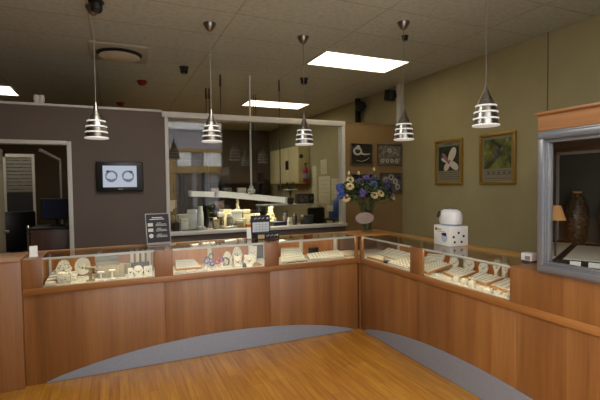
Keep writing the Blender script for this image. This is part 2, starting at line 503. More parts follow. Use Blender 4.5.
for (x, y, lab) in ((-0.095, 3.95, 'black ceiling spotlight beside the leftmost pendant canopy'),
                    (0.876, 5.68, 'black ceiling spotlight to the right of the air vent'),
                    (2.58, 5.66, 'black ceiling spotlight seen behind the middle pendant cord'),
                    (2.84, 3.66, 'small ceiling spotlight just behind the cord of the fourth pendant')):
    t = thing('ceiling_spotlight', lab, 'spotlight', (x, y, C), 0, 'small ceiling spotlights')
    if lab.startswith('small'): t.scale = (0.6, 0.6, 0.6)
    G().lathe([(0.062, 0), (0.062, -0.012), (0.05, -0.02), (0.048, -0.07), (0.036, -0.085), (0.030, -0.07)], seg=24).build('housing', 'black', t)
    G().lathe([(0.0, -0.078), (0.030, -0.078), (0.030, -0.07)], seg=16).build('lens', 'steel', t)
for (x, y, lab) in ((0.419, 6.65, 'dark red ceiling sensor to the right below the air vent'),
                    (0.150, 8.5, 'dark red ceiling sensor just above the brown wall trim')):
    t = thing('smoke_alarm', lab, 'alarm', (x, y, C), 0, 'red ceiling sensors')
    G().lathe([(0.075, 0), (0.075, -0.015), (0.06, -0.02)], seg=24).build('base', 'red', t)
    G().lathe([(0.06, -0.02), (0.055, -0.05), (0.035, -0.062), (0, -0.065)], seg=24).build('dome', 'red', t)
t = thing('emergency_light', 'small white twin-head lamp standing on top of the brown wall', 'emergency light', (-0.735, YP + 0.05, PT + 0.028))
G().box(-0.045, 0.045, -0.03, 0.03, 0, 0.02, 0.004).build('base', 'white', t)
for q in (-1, 1):
    G().lathe([(0.026, 0.02), (0.030, 0.05), (0.024, 0.095), (0.0, 0.10)], (q * 0.026, 0, 0), 16).build('lamp_head', 'white', t)

# ------------------------------------------------------------------ pendants
def make_pendant(x, y, zb, label):
    t = thing('pendant_lamp', label, 'pendant lamp', (x, y, C), 0, 'pendant lamps over the counters')
    d = zb - C
    G().lathe([(0.06, 0), (0.058, -0.012), (0.035, -0.055), (0.012, -0.075), (0.0, -0.075)], seg=24).build('canopy', 'dark_steel', t)
    G().tube([(0, 0, -0.07), (0, 0, d + 0.30)], 0.0028, 8).build('cord', 'cord', t)
    s = G()
    s.lathe([(0.005, d + 0.318), (0.009, d + 0.295), (0.030, d + 0.235), (0.047, d + 0.198), (0.045, d + 0.196), (0.050, d + 0.193), (0.066, d + 0.155), (0.062, d + 0.155), (0.008, d + 0.285)], seg=32)
    for z0, z1, r0, r1 in ((0.110, 0.145, 0.078, 0.070), (0.061, 0.098, 0.085, 0.079), (0.012, 0.050, 0.090, 0.086)):
        s.lathe([(r0, d + z0), (r1, d + z1), (r1 - 0.004, d + z1), (r0 - 0.004, d + z0), (r0, d + z0)], seg=32)
    s.build('shade', 'dark_steel', t)
    for z, r in ((0.145, 0.075), (0.098, 0.085), (0.050, 0.090), (0.001, 0.096)):
        q = r - 0.03 if z > 0.01 else 0.002
        G().lathe([(q, d + z), (r, d + z), (r + 0.002, d + z + 0.006), (r, d + z + 0.011), (q, d + z + 0.011), (q, d + z)], seg=32).build('glass_ring', 'ring_glow', t)
    G().lathe([(0.0, d + 0.02), (0.022, d + 0.03), (0.024, d + 0.10), (0.014, d + 0.15), (0.014, d + 0.19), (0, d + 0.19)], seg=16).build('bulb', 'bulb', t)
    return t
p = make_pendant(-0.125, 4.08, 1.968, 'leftmost silver ringed pendant lamp, hanging in front of the brown wall')
for x, y, lab in ((0.876, 4.08, 'silver ringed pendant lamp hanging before the left half of the workshop window'),
                  (1.858, 4.085, 'silver ringed pendant lamp hanging before the right half of the workshop window'),
                  (2.59, 3.36, 'silver ringed pendant lamp hanging between the small photos and the orchid poster'),
                  (2.56, 2.345, 'rightmost and largest silver ringed pendant, hanging above the green poster')):
    dup(p, lab, (x, y, C))

# ------------------------------------------------------------------ wall speakers
for (y, z, lab) in ((5.62, 2.95, 'black wall speaker near the white strip, high on the right wall'),
                    (6.50, 2.93, 'black wall speaker farther back over the dark pipe, high on the wall')):
    t = thing('wall_speaker', lab, 'speaker', (W, y, z), 0, 'black speakers')
    G().box(-0.03, 0, -0.03, 0.03, -0.03, 0.03).tube([(-0.02, 0, 0), (-0.07, 0, 0.0)], 0.012).build('bracket', 'black', t)
    mt = T(-0.11, 0, 0) @ RZ(R(25)) @ RX(R(10))
    G().box(-0.06, 0.06, -0.07, 0.07, -0.085, 0.085, 0.02, mt).build('cabinet', 'black', t)
    G().box(-0.05, 0.05, -0.077, -0.068, -0.075, 0.075, 0.004, mt).build('grille', 'dark_grey', t)
tag(G().lathe([(0.05, 0), (0.05, 1.7)], seg=16).build('wall_pipe', 'black_matt', loc=(W - 0.06, 6.66, C - 1.7)), 'dark vertical pipe on the wall under the farther speaker', 'pipe')

# ------------------------------------------------------------------ television
t = thing('television', 'black flat television showing two rings on the brown wall', 'television', (0.072, YP, 1.67))
G().box(-0.255, 0.255, -0.075, -0.01, -0.17, 0.17, 0.012).build('casing', 'black', t)
G().box(-0.1, 0.1, -0.012, 0, -0.08, 0.08).build('bracket', 'black_matt', t)
s = G().box(-0.185, 0.18, -0.078, -0.074, -0.125, 0.125).build('screen', 'screen', t)
for cx, tilt, gz in ((-0.095, 0.12, 0.062), (0.085, -0.12, 0.058)):
    k = G()
    mm = T(cx, -0.0795, 0.0) @ Matrix.Diagonal((1, 0.06, 1, 1)) @ RY(tilt) @ RX(R(62))
    k.lathe([(0.050, -0.050), (0.062, -0.020), (0.066, 0.026), (0.060, 0.026), (0.046, -0.050), (0.050, -0.050)], seg=28, mat4=mm)
    k.build('ring_picture', glow('screen_picture_grey', (120, 126, 146), 0.55, (30, 30, 34)), s)
    k = G()
    for q in range(6): k.ball((cx - 0.035 + 0.014 * q, -0.0815, -0.028 - 0.010 * math.sin(q * PI / 5)), 0.007, (1, 0.15, 1), 1)
    k.build('stone_picture', glow('screen_picture_dark', (80, 84, 100), 0.4, (20, 20, 24)), s)
    k = G()
    k.lathe([(0, -0.018), (0.024, 0.006), (0.014, 0.016), (0, 0.016)], seg=8, mat4=T(cx - (0.034 if tilt > 0 else -0.030), -0.0800, gz - 0.008) @ Matrix.Diagonal((1, 0.06, 1, 1)))
    k.build('gem_picture', glow('screen_picture_gem', (80, 84, 100), 0.4, (20, 20, 24)), s)
G().box(-0.025, 0.025, -0.0765, -0.0745, -0.152, -0.146).build('badge', 'steel', t)

# ------------------------------------------------------------------ pictures
def poster(y0, y1, label, kind):
    z0, z1 = 1.523, 2.13
    yc, zc = (y0 + y1) / 2, (z0 + z1) / 2
    a, h = abs(y1 - y0) / 2, (z1 - z0) / 2
    t = thing('framed_poster', label, 'picture', (W, yc, zc), 0, 'gilt framed posters on the right wall')
    f = G()
    for (u0, u1, v0, v1) in ((-a, a, h - 0.035, h), (-a, a, -h, -h + 0.035), (-a, -a + 0.035, -h + 0.035, h - 0.035), (a - 0.035, a, -h + 0.035, h - 0.035)):
        f.box(-0.03, 0, u0, u1, v0, v1, 0.006)
    f.build('frame', 'gold', t)
    G().box(-0.012, 0, -a + 0.035, a - 0.035, -h + 0.035, h - 0.035).build('print', 'poster', t)
    pa = a - 0.065
    pic = G().box(-0.0135, -0.012, -pa, pa, -0.115, 0.215 if kind == 'white' else 0.235).build('photograph', 'poster_dark' if kind == 'white' else 'poster_green', t)
    if kind == 'white':
        def petal(g, p0, p1, wd, x):
            (v0, z0_), (v1, z1_) = p0, p1
            L = math.hypot(v1 - v0, z1_ - z0_); dv, dz = (v1 - v0) / L, (z1_ - z0_) / L
            pts = []
            for k in range(20):
                a_ = 2 * PI * k / 20
                l_ = L * (0.5 - 0.5 * math.cos(a_)); w_ = wd * math.sin(a_) * (0.65 + 0.5 * l_ / L)
                pts.append((x, -(v0 + dv * l_ - dz * w_), z0_ + dz * l_ + dv * w_))
            g.prism(pts, (0.0008, 0, 0))
        g = G()
        petal(g, (-0.005, -0.03), (0.120, 0.190), 0.062, -0.0146)
        petal(g, (-0.01, 0.02), (0.178, -0.095), 0.050, -0.0150)
        petal(g, (0.04, 0.02), (-0.075, -0.108), 0.046, -0.0154)
        petal(g, (0.02, -0.01), (-0.135, 0.055), 0.026, -0.0158)
        g.build('orchid_petals', 'petal_white', pic)
        g = G()
        petal(g, (0.02, -0.02), (-0.115, 0.125), 0.030, -0.0164)
        petal(g, (-0.01, -0.03), (0.04, 0.03), 0.016, -0.0166)
        g.build('orchid_heart', 'orchid_heart', pic)
        g = G()
        for i, wd in enumerate((0.5,)):
            for k in range(5): g.box(-0.0130, -0.0119, -0.07 + k * 0.03, -0.048 + k * 0.03, 0.234, 0.252)
        for i in range(4): g.box(-0.0130, -0.0119, -pa, pa - 0.02 * (i % 2), -0.145 - 0.028 * i, -0.137 - 0.028 * i)
        g.build('caption_lines', 'ink', t)
    else:
        g = G()
        random.seed(3)
        for i in range(9):
            an = random.uniform(0, 180)
            g.lathe([(0, 0), (1, 0.0006), (0, 0.001)], seg=14, mat4=T(-0.0137, random.uniform(-0.05, 0.04), random.uniform(-0.03, 0.12)) @ RX(R(an)) @ RY(-PI / 2) @ Matrix.Diagonal((0.045, 0.016, 1, 1)))
        g.build('orchid_petals', 'photo_mid', pic)
        g = G()
        for i in range(3): g.box(-0.0130, -0.0119, -pa, pa, -0.145 - 0.045 * i, -0.139 - 0.045 * i)
        for i in range(5): g.box(-0.0130, -0.0119, -pa + i * 0.075, -pa + 0.035 + i * 0.075, -0.178, -0.156)
        g.build('caption_lines', 'ink', t)
poster(4.681, 4.176, 'gilt framed poster of a white orchid on the right wall', 'white')
poster(3.892, 3.379, 'gilt framed poster of dark green leaves and yellow-green blooms', 'green')

def photo(x0, x1, z0, z1, label, kind):
    t = thing('framed_photo', label, 'picture', ((x0 + x1) / 2, YP, (z0 + z1) / 2), 0, 'small jewellery photos beside the window')
    a, h = (x1 - x0) / 2, (z1 - z0) / 2
    f = G()
    for (u0, u1, v0, v1) in ((-a, a, h - 0.012, h), (-a, a, -h, -h + 0.016), (-a, -a + 0.012, -h + 0.016, h - 0.012), (a - 0.012, a, -h + 0.016, h - 0.012)):
        f.box(u0, u1, -0.028, 0, v0, v1, 0.003)
    f.build('frame', 'dark_steel', t)
    pr = G().box(-a + 0.012, a - 0.012, -0.012, 0, -h + 0.016, h - 0.012).build('print', {'ring': 'photo_dark', 'row': 'photo_grey', 'low': 'photo_dark', 'mottle': 'photo_mid'}[kind], t)
    V = T(0, -0.0135, 0) @ Matrix.Diagonal((1, 0.12, 1, 1)) @ RX(PI / 2)
    g = G()
    if kind == 'ring':
        g.torus((0, 0, 0), 0.062, 0.017, T(-0.07, 0, 0.045) @ V @ Matrix.Diagonal((1, 0.8, 1, 1)) @ RZ(0.5), 24, 8)
        g.torus((0, 0, 0), 0.024, 0.012, T(-0.06, 0, 0.10) @ V, 16, 6)
        g.tube([(-0.02, -0.0135, 0.015), (0.05, -0.0135, -0.005), (0.14, -0.0135, 0.004)], [0.016, 0.013, 0.009], 6)
        g.tube([(-0.09, -0.0135, -0.09), (0.0, -0.0135, -0.11), (0.09, -0.0135, -0.08), (0.13, -0.0135, -0.05)], 0.005, 6)
        g.build('ring_picture', 'ink_pale', pr)
    elif kind == 'row':
        for i in range(4):
            g.torus((0, 0, 0), 0.022, 0.011, T(-0.13 + i * 0.085, 0, -0.095) @ V, 16, 6)
        g.torus((0, 0, 0), 0.03, 0.008, T(0.10, 0, 0.06) @ V @ Matrix.Diagonal((0.7, 1, 1, 1)), 16, 6)
        g.torus((0, 0, 0), 0.025, 0.012, T(0.0, 0, 0.06) @ V, 16, 6)
        g.build('ring_picture', 'ink_pale', pr)
    elif kind == 'low':
        g.torus((0, 0, 0), 0.05, 0.01, T(-0.03, 0, 0.02) @ V, 20, 6)
        g.build('ring_picture', 'ink_pale', pr)
    else:
        for cx, cz in ((-0.10, 0.05), (0.08, 0.02), (0.0, 0.09), (0.12, -0.06)):
            g.torus((0, 0, 0), 0.036, 0.012, T(cx, 0, cz) @ V, 16, 6)
        g.build('ring_picture', 'ink_pale', pr)
photo(3.225, 3.603, 1.835, 2.150, 'upper left small photo, pale ring on black ground', 'ring')
photo(3.697, 4.143, 1.837, 2.154, 'upper right small photo, grey print with a row of rings', 'row')
photo(3.234, 3.603, 1.40, 1.697, 'lower left small photo, dark and mostly behind the flowers', 'low')
photo(3.749, 4.143, 1.40, 1.712, 'lower right small photo with mottled grey rings, beside the flowers', 'mottle')

# ------------------------------------------------------------------ display counters
FX, FY = 2.361, 3.8205
def counter(name, label, side):
    """u runs along the front, v goes back from the front face"""
    left = side == 'L'
    root = thing(name, label, 'display counter', (0.85, FY, 0) if left else (FX, 2.3, 0))
    lx, ly = root.location.x, root.location.y
    def bx(g, u0, u1, v0, v1, z0, z1, bev=0.0):
        if left: g.box(u0 - lx, u1 - lx, FY + v0 - ly, FY + v1 - ly, z0, z1, bev)
        else: g.box(FX + v0 - lx, FX + v1 - lx, FY - u1 - ly, FY - u0 - ly, z0, z1, bev)
        return g
    woodf = 'cherry'
    woodr = 'cherry_x' if left else 'cherry_y'
    ledge = 'honey' if left else 'honey_y'
    D = 0.45 if left else 0.52
    U0, U1 = (-0.665, FX - 0.001) if left else (0.0, 3.0)
    bays = ((-0.53, 0.306), (0.456, 1.308), (1.451, 2.318)) if left else ((0.045, 0.838), (1.0, 1.858))
    # body
    edges = (-0.665, 0.385, 1.36, 2.345) if left else (0.016, 0.91, 1.90, 3.0)
    for a, b in zip(edges[:-1], edges[1:]):
        bx(G(), a + 0.0004, b - 0.0004, 0.012, D - 0.01, 0.0, 0.712, 0.002).build('base_panel', woodf, root)
    k = []
    n = 40
    if left: a0, a1, pk = -0.53, 2.30, 0.188
    else: a0, a1, pk = 0.06, 2.86, 0.205
    off = 0.0
    for i in range(n + 1):
        f = i / n
        k.append((a0 + (a1 - a0) * f, 0.006 + pk * (1 - (2 * f - 1) ** 2) ** 0.86))
    pts = [(u, 0.006) for u in (a0, a1)]
    poly = [(a0, 0.004)] + k + [(a1, 0.004)]
    if left: G().prism([(u - lx, FY + 0.002 - ly, z) for u, z in poly], (0, 0.0095, 0)).build('kick_plate', 'kick', root, smooth=False)
    else: G().prism([(FX + 0.002 - lx, FY - u - ly, z) for u, z in poly], (0.0095, 0, 0)).build('kick_plate', 'kick', root, smooth=False)
    bx(G(), U0, U1, 0.0, 0.03, 0.714, 0.765, 0.002).build('lower_rail', woodr, root)
    bx(G(), U0, U1, 0.03, D, 0.714, 0.772).build('deck', 'cream', root)
    # solid blocks between and beside the glazed bays
    blocks = ((-0.665, -0.53), (0.306, 0.456), (1.308, 1.451)) if left else ((0.838, 1.0), (1.858, 3.0))
    for a, b in blocks:
        bx(G(), a, b, 0.0, 0.022 if (a > 0 and b < 2.5) else 0.385, 0.765, 0.993 if b < 2.5 else 1.0, 0.002).build('divider', woodf, root)
    if not left:
        bx(G(), 1.858, 3.0, 0.39, D, 0.772, 1.0).build('divider', woodf, root)
        bx(G(), 0.006, 0.045, 0.0, 0.03, 0.765, 1.0, 0.002).build('corner_post', woodf, root)
        # the corner where the two counters meet
        g = G()
        g.box(0.0 - 0.001, 0.52, FY - ly + 0.001, FY + 0.45 - ly, 0.0, 0.712)
        g.box(0.49, 0.52, FY - ly, FY + 0.45 - ly, 0.712, 0.982)
        g.box(0.0, 0.49, FY + 0.42 - ly, FY + 0.45 - ly, 0.712, 0.982)
        g.build('corner_box', woodf, root)
        G().box(0.0, 0.49, FY - ly, FY + 0.42 - ly, 0.714, 0.772).build('corner_deck', 'cream', root)
        G().box(0.0, 0.52, FY - ly + 0.002, FY + 0.45 - ly, 0.983, 1.0, 0.003).build('corner_top', 'honey', root)
    else:
        bx(G(), 2.318, 2.345, 0.0, 0.03, 0.765, 0.993, 0.002).build('corner_post', 'cherry', root)
    # back: sliding doors and a ledge
    bu1 = U1 if left else 1.858
    bu0 = U0 if left else 0.0
    bx(G(), bu0, bu1, 0.392, D, 0.975, 1.0, 0.003).build('back_ledge', ledge, root)
    for a, b in bays:
        m_ = (a + b) / 2
        for q0, q1, vv in ((a - 0.02, m_ + 0.02, D - 0.045), (m_ - 0.02, b + 0.02, D - 0.03)):
            d = bx(G(), q0, q1, vv, vv + 0.012, 0.772, 0.975).build('sliding_door', 'orange_wood', root)
            for e0, e1 in ((q0, q0 + 0.035), (q1 - 0.06, q1 - 0.02)): bx(G(), e0, e1, vv - 0.002, vv, 0.78, 0.97).build('edge_strip', 'cream', d)
        bx(G(), a + 0.002, b - 0.002, 0.006, 0.011, 0.768, 0.990).build('glass_front', 'case_glass', root)
        tp = bx(G(), a - ((0.071 if left else 0.08) if a > (-0.5 if left else 0.5) else 0.0), b + ((0.071 if left else 0.08) if b < 2.2 and (left or b < 1.8) else 0.0), 0.006, 0.40, 0.9935, 1.0).build('glass_top', 'case_glass', root)
        bx(G(), a, b, 0.0, 0.0055, 0.991, 1.0005).build('top_edge', 'glass_edge', root)
        st = bx(G(), a + 0.02, b - 0.02, 0.018, 0.030, 0.985, 0.990).build('light_strip', 'strip', root)
        g = bx(G(), a + 0.01, b - 0.01, 0.012, 0.036, 0.9905, 0.993)
        bx(g, a + 0.01, b - 0.01, 0.012, 0.016, 0.980, 0.9905); bx(g, a + 0.01, b - 0.01, 0.034, 0.036, 0.980, 0.9905)
        g.build('light_housing', 'trim', root)
    # left end glass edge
    return root
counter('display_counter', 'left cherry wood display counter with three glazed bays, below the workshop window', 'L')
counter('display_counter', 'right cherry wood display counter with two glazed bays, along the right wall', 'R')
t = thing('end_panel', 'tall plain wood end panel at far left of the left counter', 'counter end', (-1.15, FY - 0.03, 0))
G().box(-0.485, 0.484, 0.0, 0.44, 0.0, 0.985, 0.003).build('body', 'cherry', t)
G().box(-0.485, 0.484, -0.004, 0.45, 0.985, 1.003, 0.003).build('top', 'cherry_x', t)

# ------------------------------------------------------------------ jewellery displays
DZ = 0.772
def tray(name, label, cat, a, b, c, d, rim='honey', pad='pad2', group=None, rows=4, th=0.016, jewel=True):
    """front-left, front-right, back-right, back-left top corners"""
    a, b, c, d = map(Vector, (a, b, c, d))
    o = (a + b + c + d) / 4
    t = thing(name, label, cat, (o.x, o.y, min(a.z, b.z) - th), 0, group)
    q = [p - t.location for p in (a, b, c, d)]
    cen = sum(q, Vector()) / 4
    G().slab(*q, th).build('rim', rim, t, smooth=False)
    n = (q[1] - q[0]).cross(q[3] - q[0]).normalized()
    if n.z < 0: n = -n
    inner = [cen + (p - cen) * 0.90 + n * 0.006 for p in q]
    G().slab(*inner, 0.005).build('pad', pad, t, smooth=False)
    if jewel:
        g = G()
        cols = 9
        for i in range(rows):
            for j in range(cols):
                u, v = (j + 0.7) / (cols + 0.4), (i + 0.6) / (rows + 0.2)
                pnt = inner[0] * (1 - u) * (1 - v) + inner[1] * u * (1 - v) + inner[2] * u * v + inner[3] * (1 - u) * v
                g.torus(pnt + n * 0.003, 0.0055, 0.0016, RX(PI / 2), 8, 4)
        k = g.build('rings', 'jewel', t)
        k['kind'] = 'stuff'
    # prop under the raised back edge
    zb = min(q[2].z, q[3].z)
    if zb > 0.03:
        m1 = (q[2] + q[3]) / 2
        G().tube([(m1.x * 0.8, m1.y * 0.8, m1.z * 0.8), (m1.x * 0.85, m1.y * 0.85, 0.0)], 0.008, 6).build('prop', 'cream', t)
    return t
def bust(label, x, y, w, h, rz=0.0, mat='pad', style='hex', group=None, z=DZ):
    t = thing('necklace_display', label, 'jewellery display', (x, y, z), rz, group)
    tilt = RX(R(-14))
    if style == 'hex':
        poly = [(-0.28 * w, 0, 0.10 * h), (0.28 * w, 0, 0.10 * h), (0.5 * w, 0, 0.52 * h), (0.27 * w, 0, 0.92 * h), (0.1 * w, 0, h), (-0.1 * w, 0, h), (-0.27 * w, 0, 0.92 * h), (-0.5 * w, 0, 0.52 * h)]
    elif style == 'round':
        poly = [(0.5 * w * math.cos(q), 0, h * 0.56 + 0.46 * h * math.sin(q)) for q in [2 * PI * k / 14 for k in range(14)]]
    elif style == 'key':
        poly = [(-0.22 * w, 0, 0.0), (0.22 * w, 0, 0.0), (0.16 * w, 0, 0.30 * h)] + [(0.5 * w * math.cos(q), 0, 0.68 * h + 0.33 * h * math.sin(q)) for q in [R(-55 + 29 * k) for k in range(11)]] + [(-0.16 * w, 0, 0.30 * h)]
    else:
        poly = [(-0.5 * w, 0, 0), (0.5 * w, 0, 0), (0.5 * w, 0, h), (-0.5 * w, 0, h)]
    G().prism(poly, (0, 0.014, 0), tilt).build('pad', mat, t, smooth=False)
    G().box(-0.3 * w, 0.3 * w, -0.018, 0.04, 0, 0.008, 0.002).build('foot', 'cream', t)
    G().prism([(0, 0.008, 0.55 * h), (0, 0.05 + 0.1 * h, 0.0), (0, 0.065 + 0.1 * h, 0.0), (0, 0.018, 0.7 * h)], (0.008, 0, 0)).build('strut', 'cream', t)
    if style != 'key':
        g = G()
        g.torus((0, 0, 0), 0.28 * w, 0.0014, tilt @ T(0, -0.001, 0.66 * h) @ RX(PI / 2) @ RZ(PI), 14, 5, PI)
        g.ball(tilt @ Vector((0, -0.003, 0.66 * h - 0.28 * w)), 0.006, (1, 0.6, 1.3), 1)
        g.build('necklace', 'jewel', t)
    return t
def block(name, label, cat, x, y, w, d, h, mat='khaki', z=DZ, rz=0.0, cap=None, group=None):
    t = thing(name, label, cat, (x, y, z), rz, group)
    hb = h * (0.72 if cap else 1.0)
    G().box(-w / 2, w / 2, -d / 2, d / 2, 0, hb, 0.004).build('block', mat, t)
    if cap: G().box(-w / 2 - 0.003, w / 2 + 0.003, -d / 2 - 0.003, d / 2 + 0.003, hb, h, 0.005).build('lid', cap, t)
    return t
def tstand(label, x, y, w, h, mat='cream', rz=0.0, z=DZ):
    t = thing('bracelet_stand', label, 'jewellery display', (x, y, z), rz, 'T shaped stands in the left bay')
    G().box(-w * 0.4, w * 0.4, -0.02, 0.02, 0, 0.010, 0.003).build('foot', mat, t)
    G().box(-w * 0.13, w * 0.13, -0.007, 0.007, 0.01, h * 0.82).build('post', mat, t)
    G().lathe([(0, -w / 2), (0.010, -w / 2 + 0.003), (0.010, w / 2 - 0.003), (0, w / 2)], seg=14, mat4=T(0, 0, h * 0.86) @ RY(PI / 2)).build('bar', mat, t)
    return t
# left bay
block('display_cube', 'white patterned cube at front left of the left bay', 'jewellery display', -0.390, 3.895, 0.094, 0.08, 0.090, 'lace')
bust('white hexagonal necklace pad behind the patterned cube', -0.405, 4.06, 0.125, 0.165, 0.1, 'lace')
block('display_cube', 'small white square pad between the patterned cube and the round pad', 'jewellery display', -0.325, 3.985, 0.052, 0.05, 0.072, 'lace')
bust('tall round white necklace pad with dark pendant in the left bay', -0.268, 4.095, 0.128, 0.165, -0.05, 'cream', 'round')
tstand('tall khaki T shaped stand in front of the round white pad', -0.196, 3.885, 0.085, 0.125, 'khaki')
tstand('broad low khaki T shaped stand just right of the tall one', -0.150, 3.99, 0.06, 0.085, 'khaki')
tstand('small white T shaped stand before the long khaki plinth', -0.117, 3.862, 0.055, 0.078)
tstand('slightly taller white T shaped stand, right of its twin', -0.031, 3.866, 0.055, 0.088)
block('display_plinth', 'khaki plinth with grey-green lid at the back of left bay', 'jewellery display', -0.070, 4.10, 0.178, 0.10, 0.175, 'khaki', cap='grey_suede')
block('display_plinth', 'long low khaki plinth behind the two white T stands', 'jewellery display', -0.060, 3.975, 0.165, 0.06, 0.10, 'khaki')
block('display_plinth', 'narrow khaki plinth right of the T stands', 'jewellery display', 0.042, 3.975, 0.050, 0.05, 0.113, 'khaki')
block('display_plinth', 'squat khaki plinth before the white upright slats', 'jewellery display', 0.100, 4.07, 0.062, 0.05, 0.095, 'khaki')
bust('narrow white pad in the left bay, left of the white cluster', 0.112, 3.865, 0.04, 0.083, 0.0, 'cream', 'sq')
bust('middle white pad of the cluster at right of left bay', 0.178, 3.905, 0.092, 0.092, 0.1, 'cream', 'hex')
bust('square white pad at the right end of left bay', 0.258, 3.87, 0.068, 0.088, 0.15, 'cream', 'sq')
block('display_plinth', 'low dark plinth behind the white pad cluster', 'jewellery display', 0.200, 4.02, 0.15, 0.05, 0.098, 'dark_grey')
for i in range(4):
    tag(G().box(-0.014, 0.014, 0, 0.010, 0, 0.195, 0.003).build('upright_slat', 'cream', loc=(0.135 + i * 0.048, 4.165, DZ)), ('leftmost', 'second', 'third', 'rightmost')[i] + ' white upright slat at the back of left bay', 'display slat', 'white slats in the left bay')
tray('ring_tray', 'wood rimmed ring tray lying at far left of left bay', 'jewellery tray', (-0.522, 3.90, 0.795), (-0.43, 3.95, 0.795), (-0.40, 4.16, 0.835), (-0.50, 4.16, 0.835), rows=3)
block('display_cube', 'small white box at the left front corner of left bay', 'jewellery display', -0.482, 3.865, 0.075, 0.05, 0.028, 'cream')
# second bay
tray('ring_tray', 'white ring tray with wood rim at left of the middle bay', 'jewellery tray', (0.494, 3.955, 0.792), (0.735, 3.955, 0.792), (0.69, 4.12, 0.845), (0.51, 4.12, 0.85), rim='honey', rows=5)
for i, (x, w, lab) in enumerate(((0.52, 0.085, 'flat white pad at front left corner of middle bay'), (0.615, 0.085, 'flat white pad beneath the ring tray, second from left'), (0.715, 0.088, 'flat white pad nearest the coloured beads'))):
    block('flat_pad', lab, 'jewellery display', x, 3.875, w, 0.045, 0.016, 'pad2', group='flat pads at the front of the middle bay')
def beads(label, x, y, w, h, mat, rz):
    t = thing('bead_bracelet', label, 'bracelet', (x, y, DZ), rz, 'bead bracelets in the middle bay')
    G().lathe([(0.022, 0), (0.022, 0.006), (0.006, 0.01), (0.006, h - w / 2)], seg=14).build('stand', 'cream', t)
    g = G()
    rr = w / 2
    for k in range(14):
        a = 2 * PI * k / 14
        g.ball((rr * math.cos(a), -0.008, h - rr + rr * math.sin(a)), 0.0085, (1, 1, 1), 1)
    g.build('beads', mat, t)
beads('pale blue bead bracelet, leftmost of the coloured beads', 0.790, 4.03, 0.058, 0.096, 'blue_bead', 0.4)
beads('grey bead bracelet standing tallest among the coloured beads', 0.846, 4.06, 0.055, 0.122, 'grey_bead', 0.1)
beads('red bead bracelet in the middle of the coloured beads', 0.873, 3.95, 0.045, 0.085, 'red_bead', 0.3)
beads('purple bead bracelet right of the red one', 0.922, 3.96, 0.036, 0.095, 'purple_bead', -0.3)
beads('blue bead bracelet low in front of the pale blue one', 0.822, 3.93, 0.040, 0.070, 'blue_bead', 0.2)
t = thing('black_bangle', 'thin black bangle standing right of the purple beads', 'bracelet', (0.963, 3.99, DZ))
G().torus((0, 0, 0.044), 0.038, 0.005, RX(PI / 2)).build('ring', 'black', t)
G().box(-0.02, 0.02, -0.012, 0.012, 0, 0.008).build('foot', 'cream', t)
bust('leftmost large white pad in the middle bay', 1.0, 4.0, 0.10, 0.14, 0.25, 'pad')
bust('tall white pad standing behind the others in middle bay', 1.115, 4.08, 0.11, 0.165, 0.0, 'pad')
bust('rightmost white square pad in the middle bay', 1.170, 3.885, 0.090, 0.110, -0.3, 'pad', 'sq')
bust('white pad between the leftmost and rightmost pads of middle bay', 1.072, 3.91, 0.078, 0.10, 0.35, 'pad', 'sq')
tag(G().lathe([(0.022, 0), (0.014, 0.03), (0, 0.045)], seg=10).build('ring_cone', 'black', loc=(1.118, 3.868, DZ)), 'small black cone between white pads of the middle bay', 'ring cone')
for i in range(3):
    tag(G().box(-0.05, 0.05, -0.008, 0.008, 0, 0.012, 0.002).build('wood_bar', 'honey', loc=(1.245, 3.87 + i * 0.05, DZ + 0.0), rot=(0, 0, 0.3)), ('front', 'middle', 'rear')[i] + ' wooden bar lying at right end of the middle bay', 'wooden bar', 'wooden bars in the middle bay')
bust('white card leaning at right end of middle bay behind the bars', 1.262, 4.07, 0.075, 0.165, -0.5, 'pad2', 'sq')
# third bay
tray('necklace_tray', 'broad cream chain tray at left of third bay', 'jewellery tray', (1.480, 3.850, 0.792), (1.777, 3.926, 0.792), (1.809, 4.15, 0.872), (1.601, 4.15, 0.881), rim='cream', pad='pad2', rows=5)
tray('necklace_tray', 'long cream chain tray in the middle of third bay', 'jewellery tray', (1.800, 3.850, 0.792), (2.200, 3.850, 0.792), (2.259, 4.10, 0.820), (1.850, 4.05, 0.815), rim='cream', pad='pad2', rows=5)
block('ring_box', 'dark ring box behind the long cream tray', 'ring box', 1.99, 4.165, 0.105, 0.04, 0.085, 'black_matt')
tag(G().tube([(x_, 3.85 + 0.012 * math.sin(i * 1.9), DZ + 0.005 + 0.003 * (i % 2)) for i, x_ in enumerate([1.50 + 0.022 * k for k in range(13)])], 0.0045, 6).build('chain_bracelet', 'jewel'), 'grey chain bracelet lying at front of the third bay', 'bracelet')
tray('ring_tray', 'honey rimmed tray in the corner between the two counters', 'jewellery tray', (2.235, 3.90, 0.79), (2.42, 3.87, 0.79), (2.44, 4.13, 0.80), (2.23, 4.13, 0.80), rim='honey', pad='cream', rows=3)
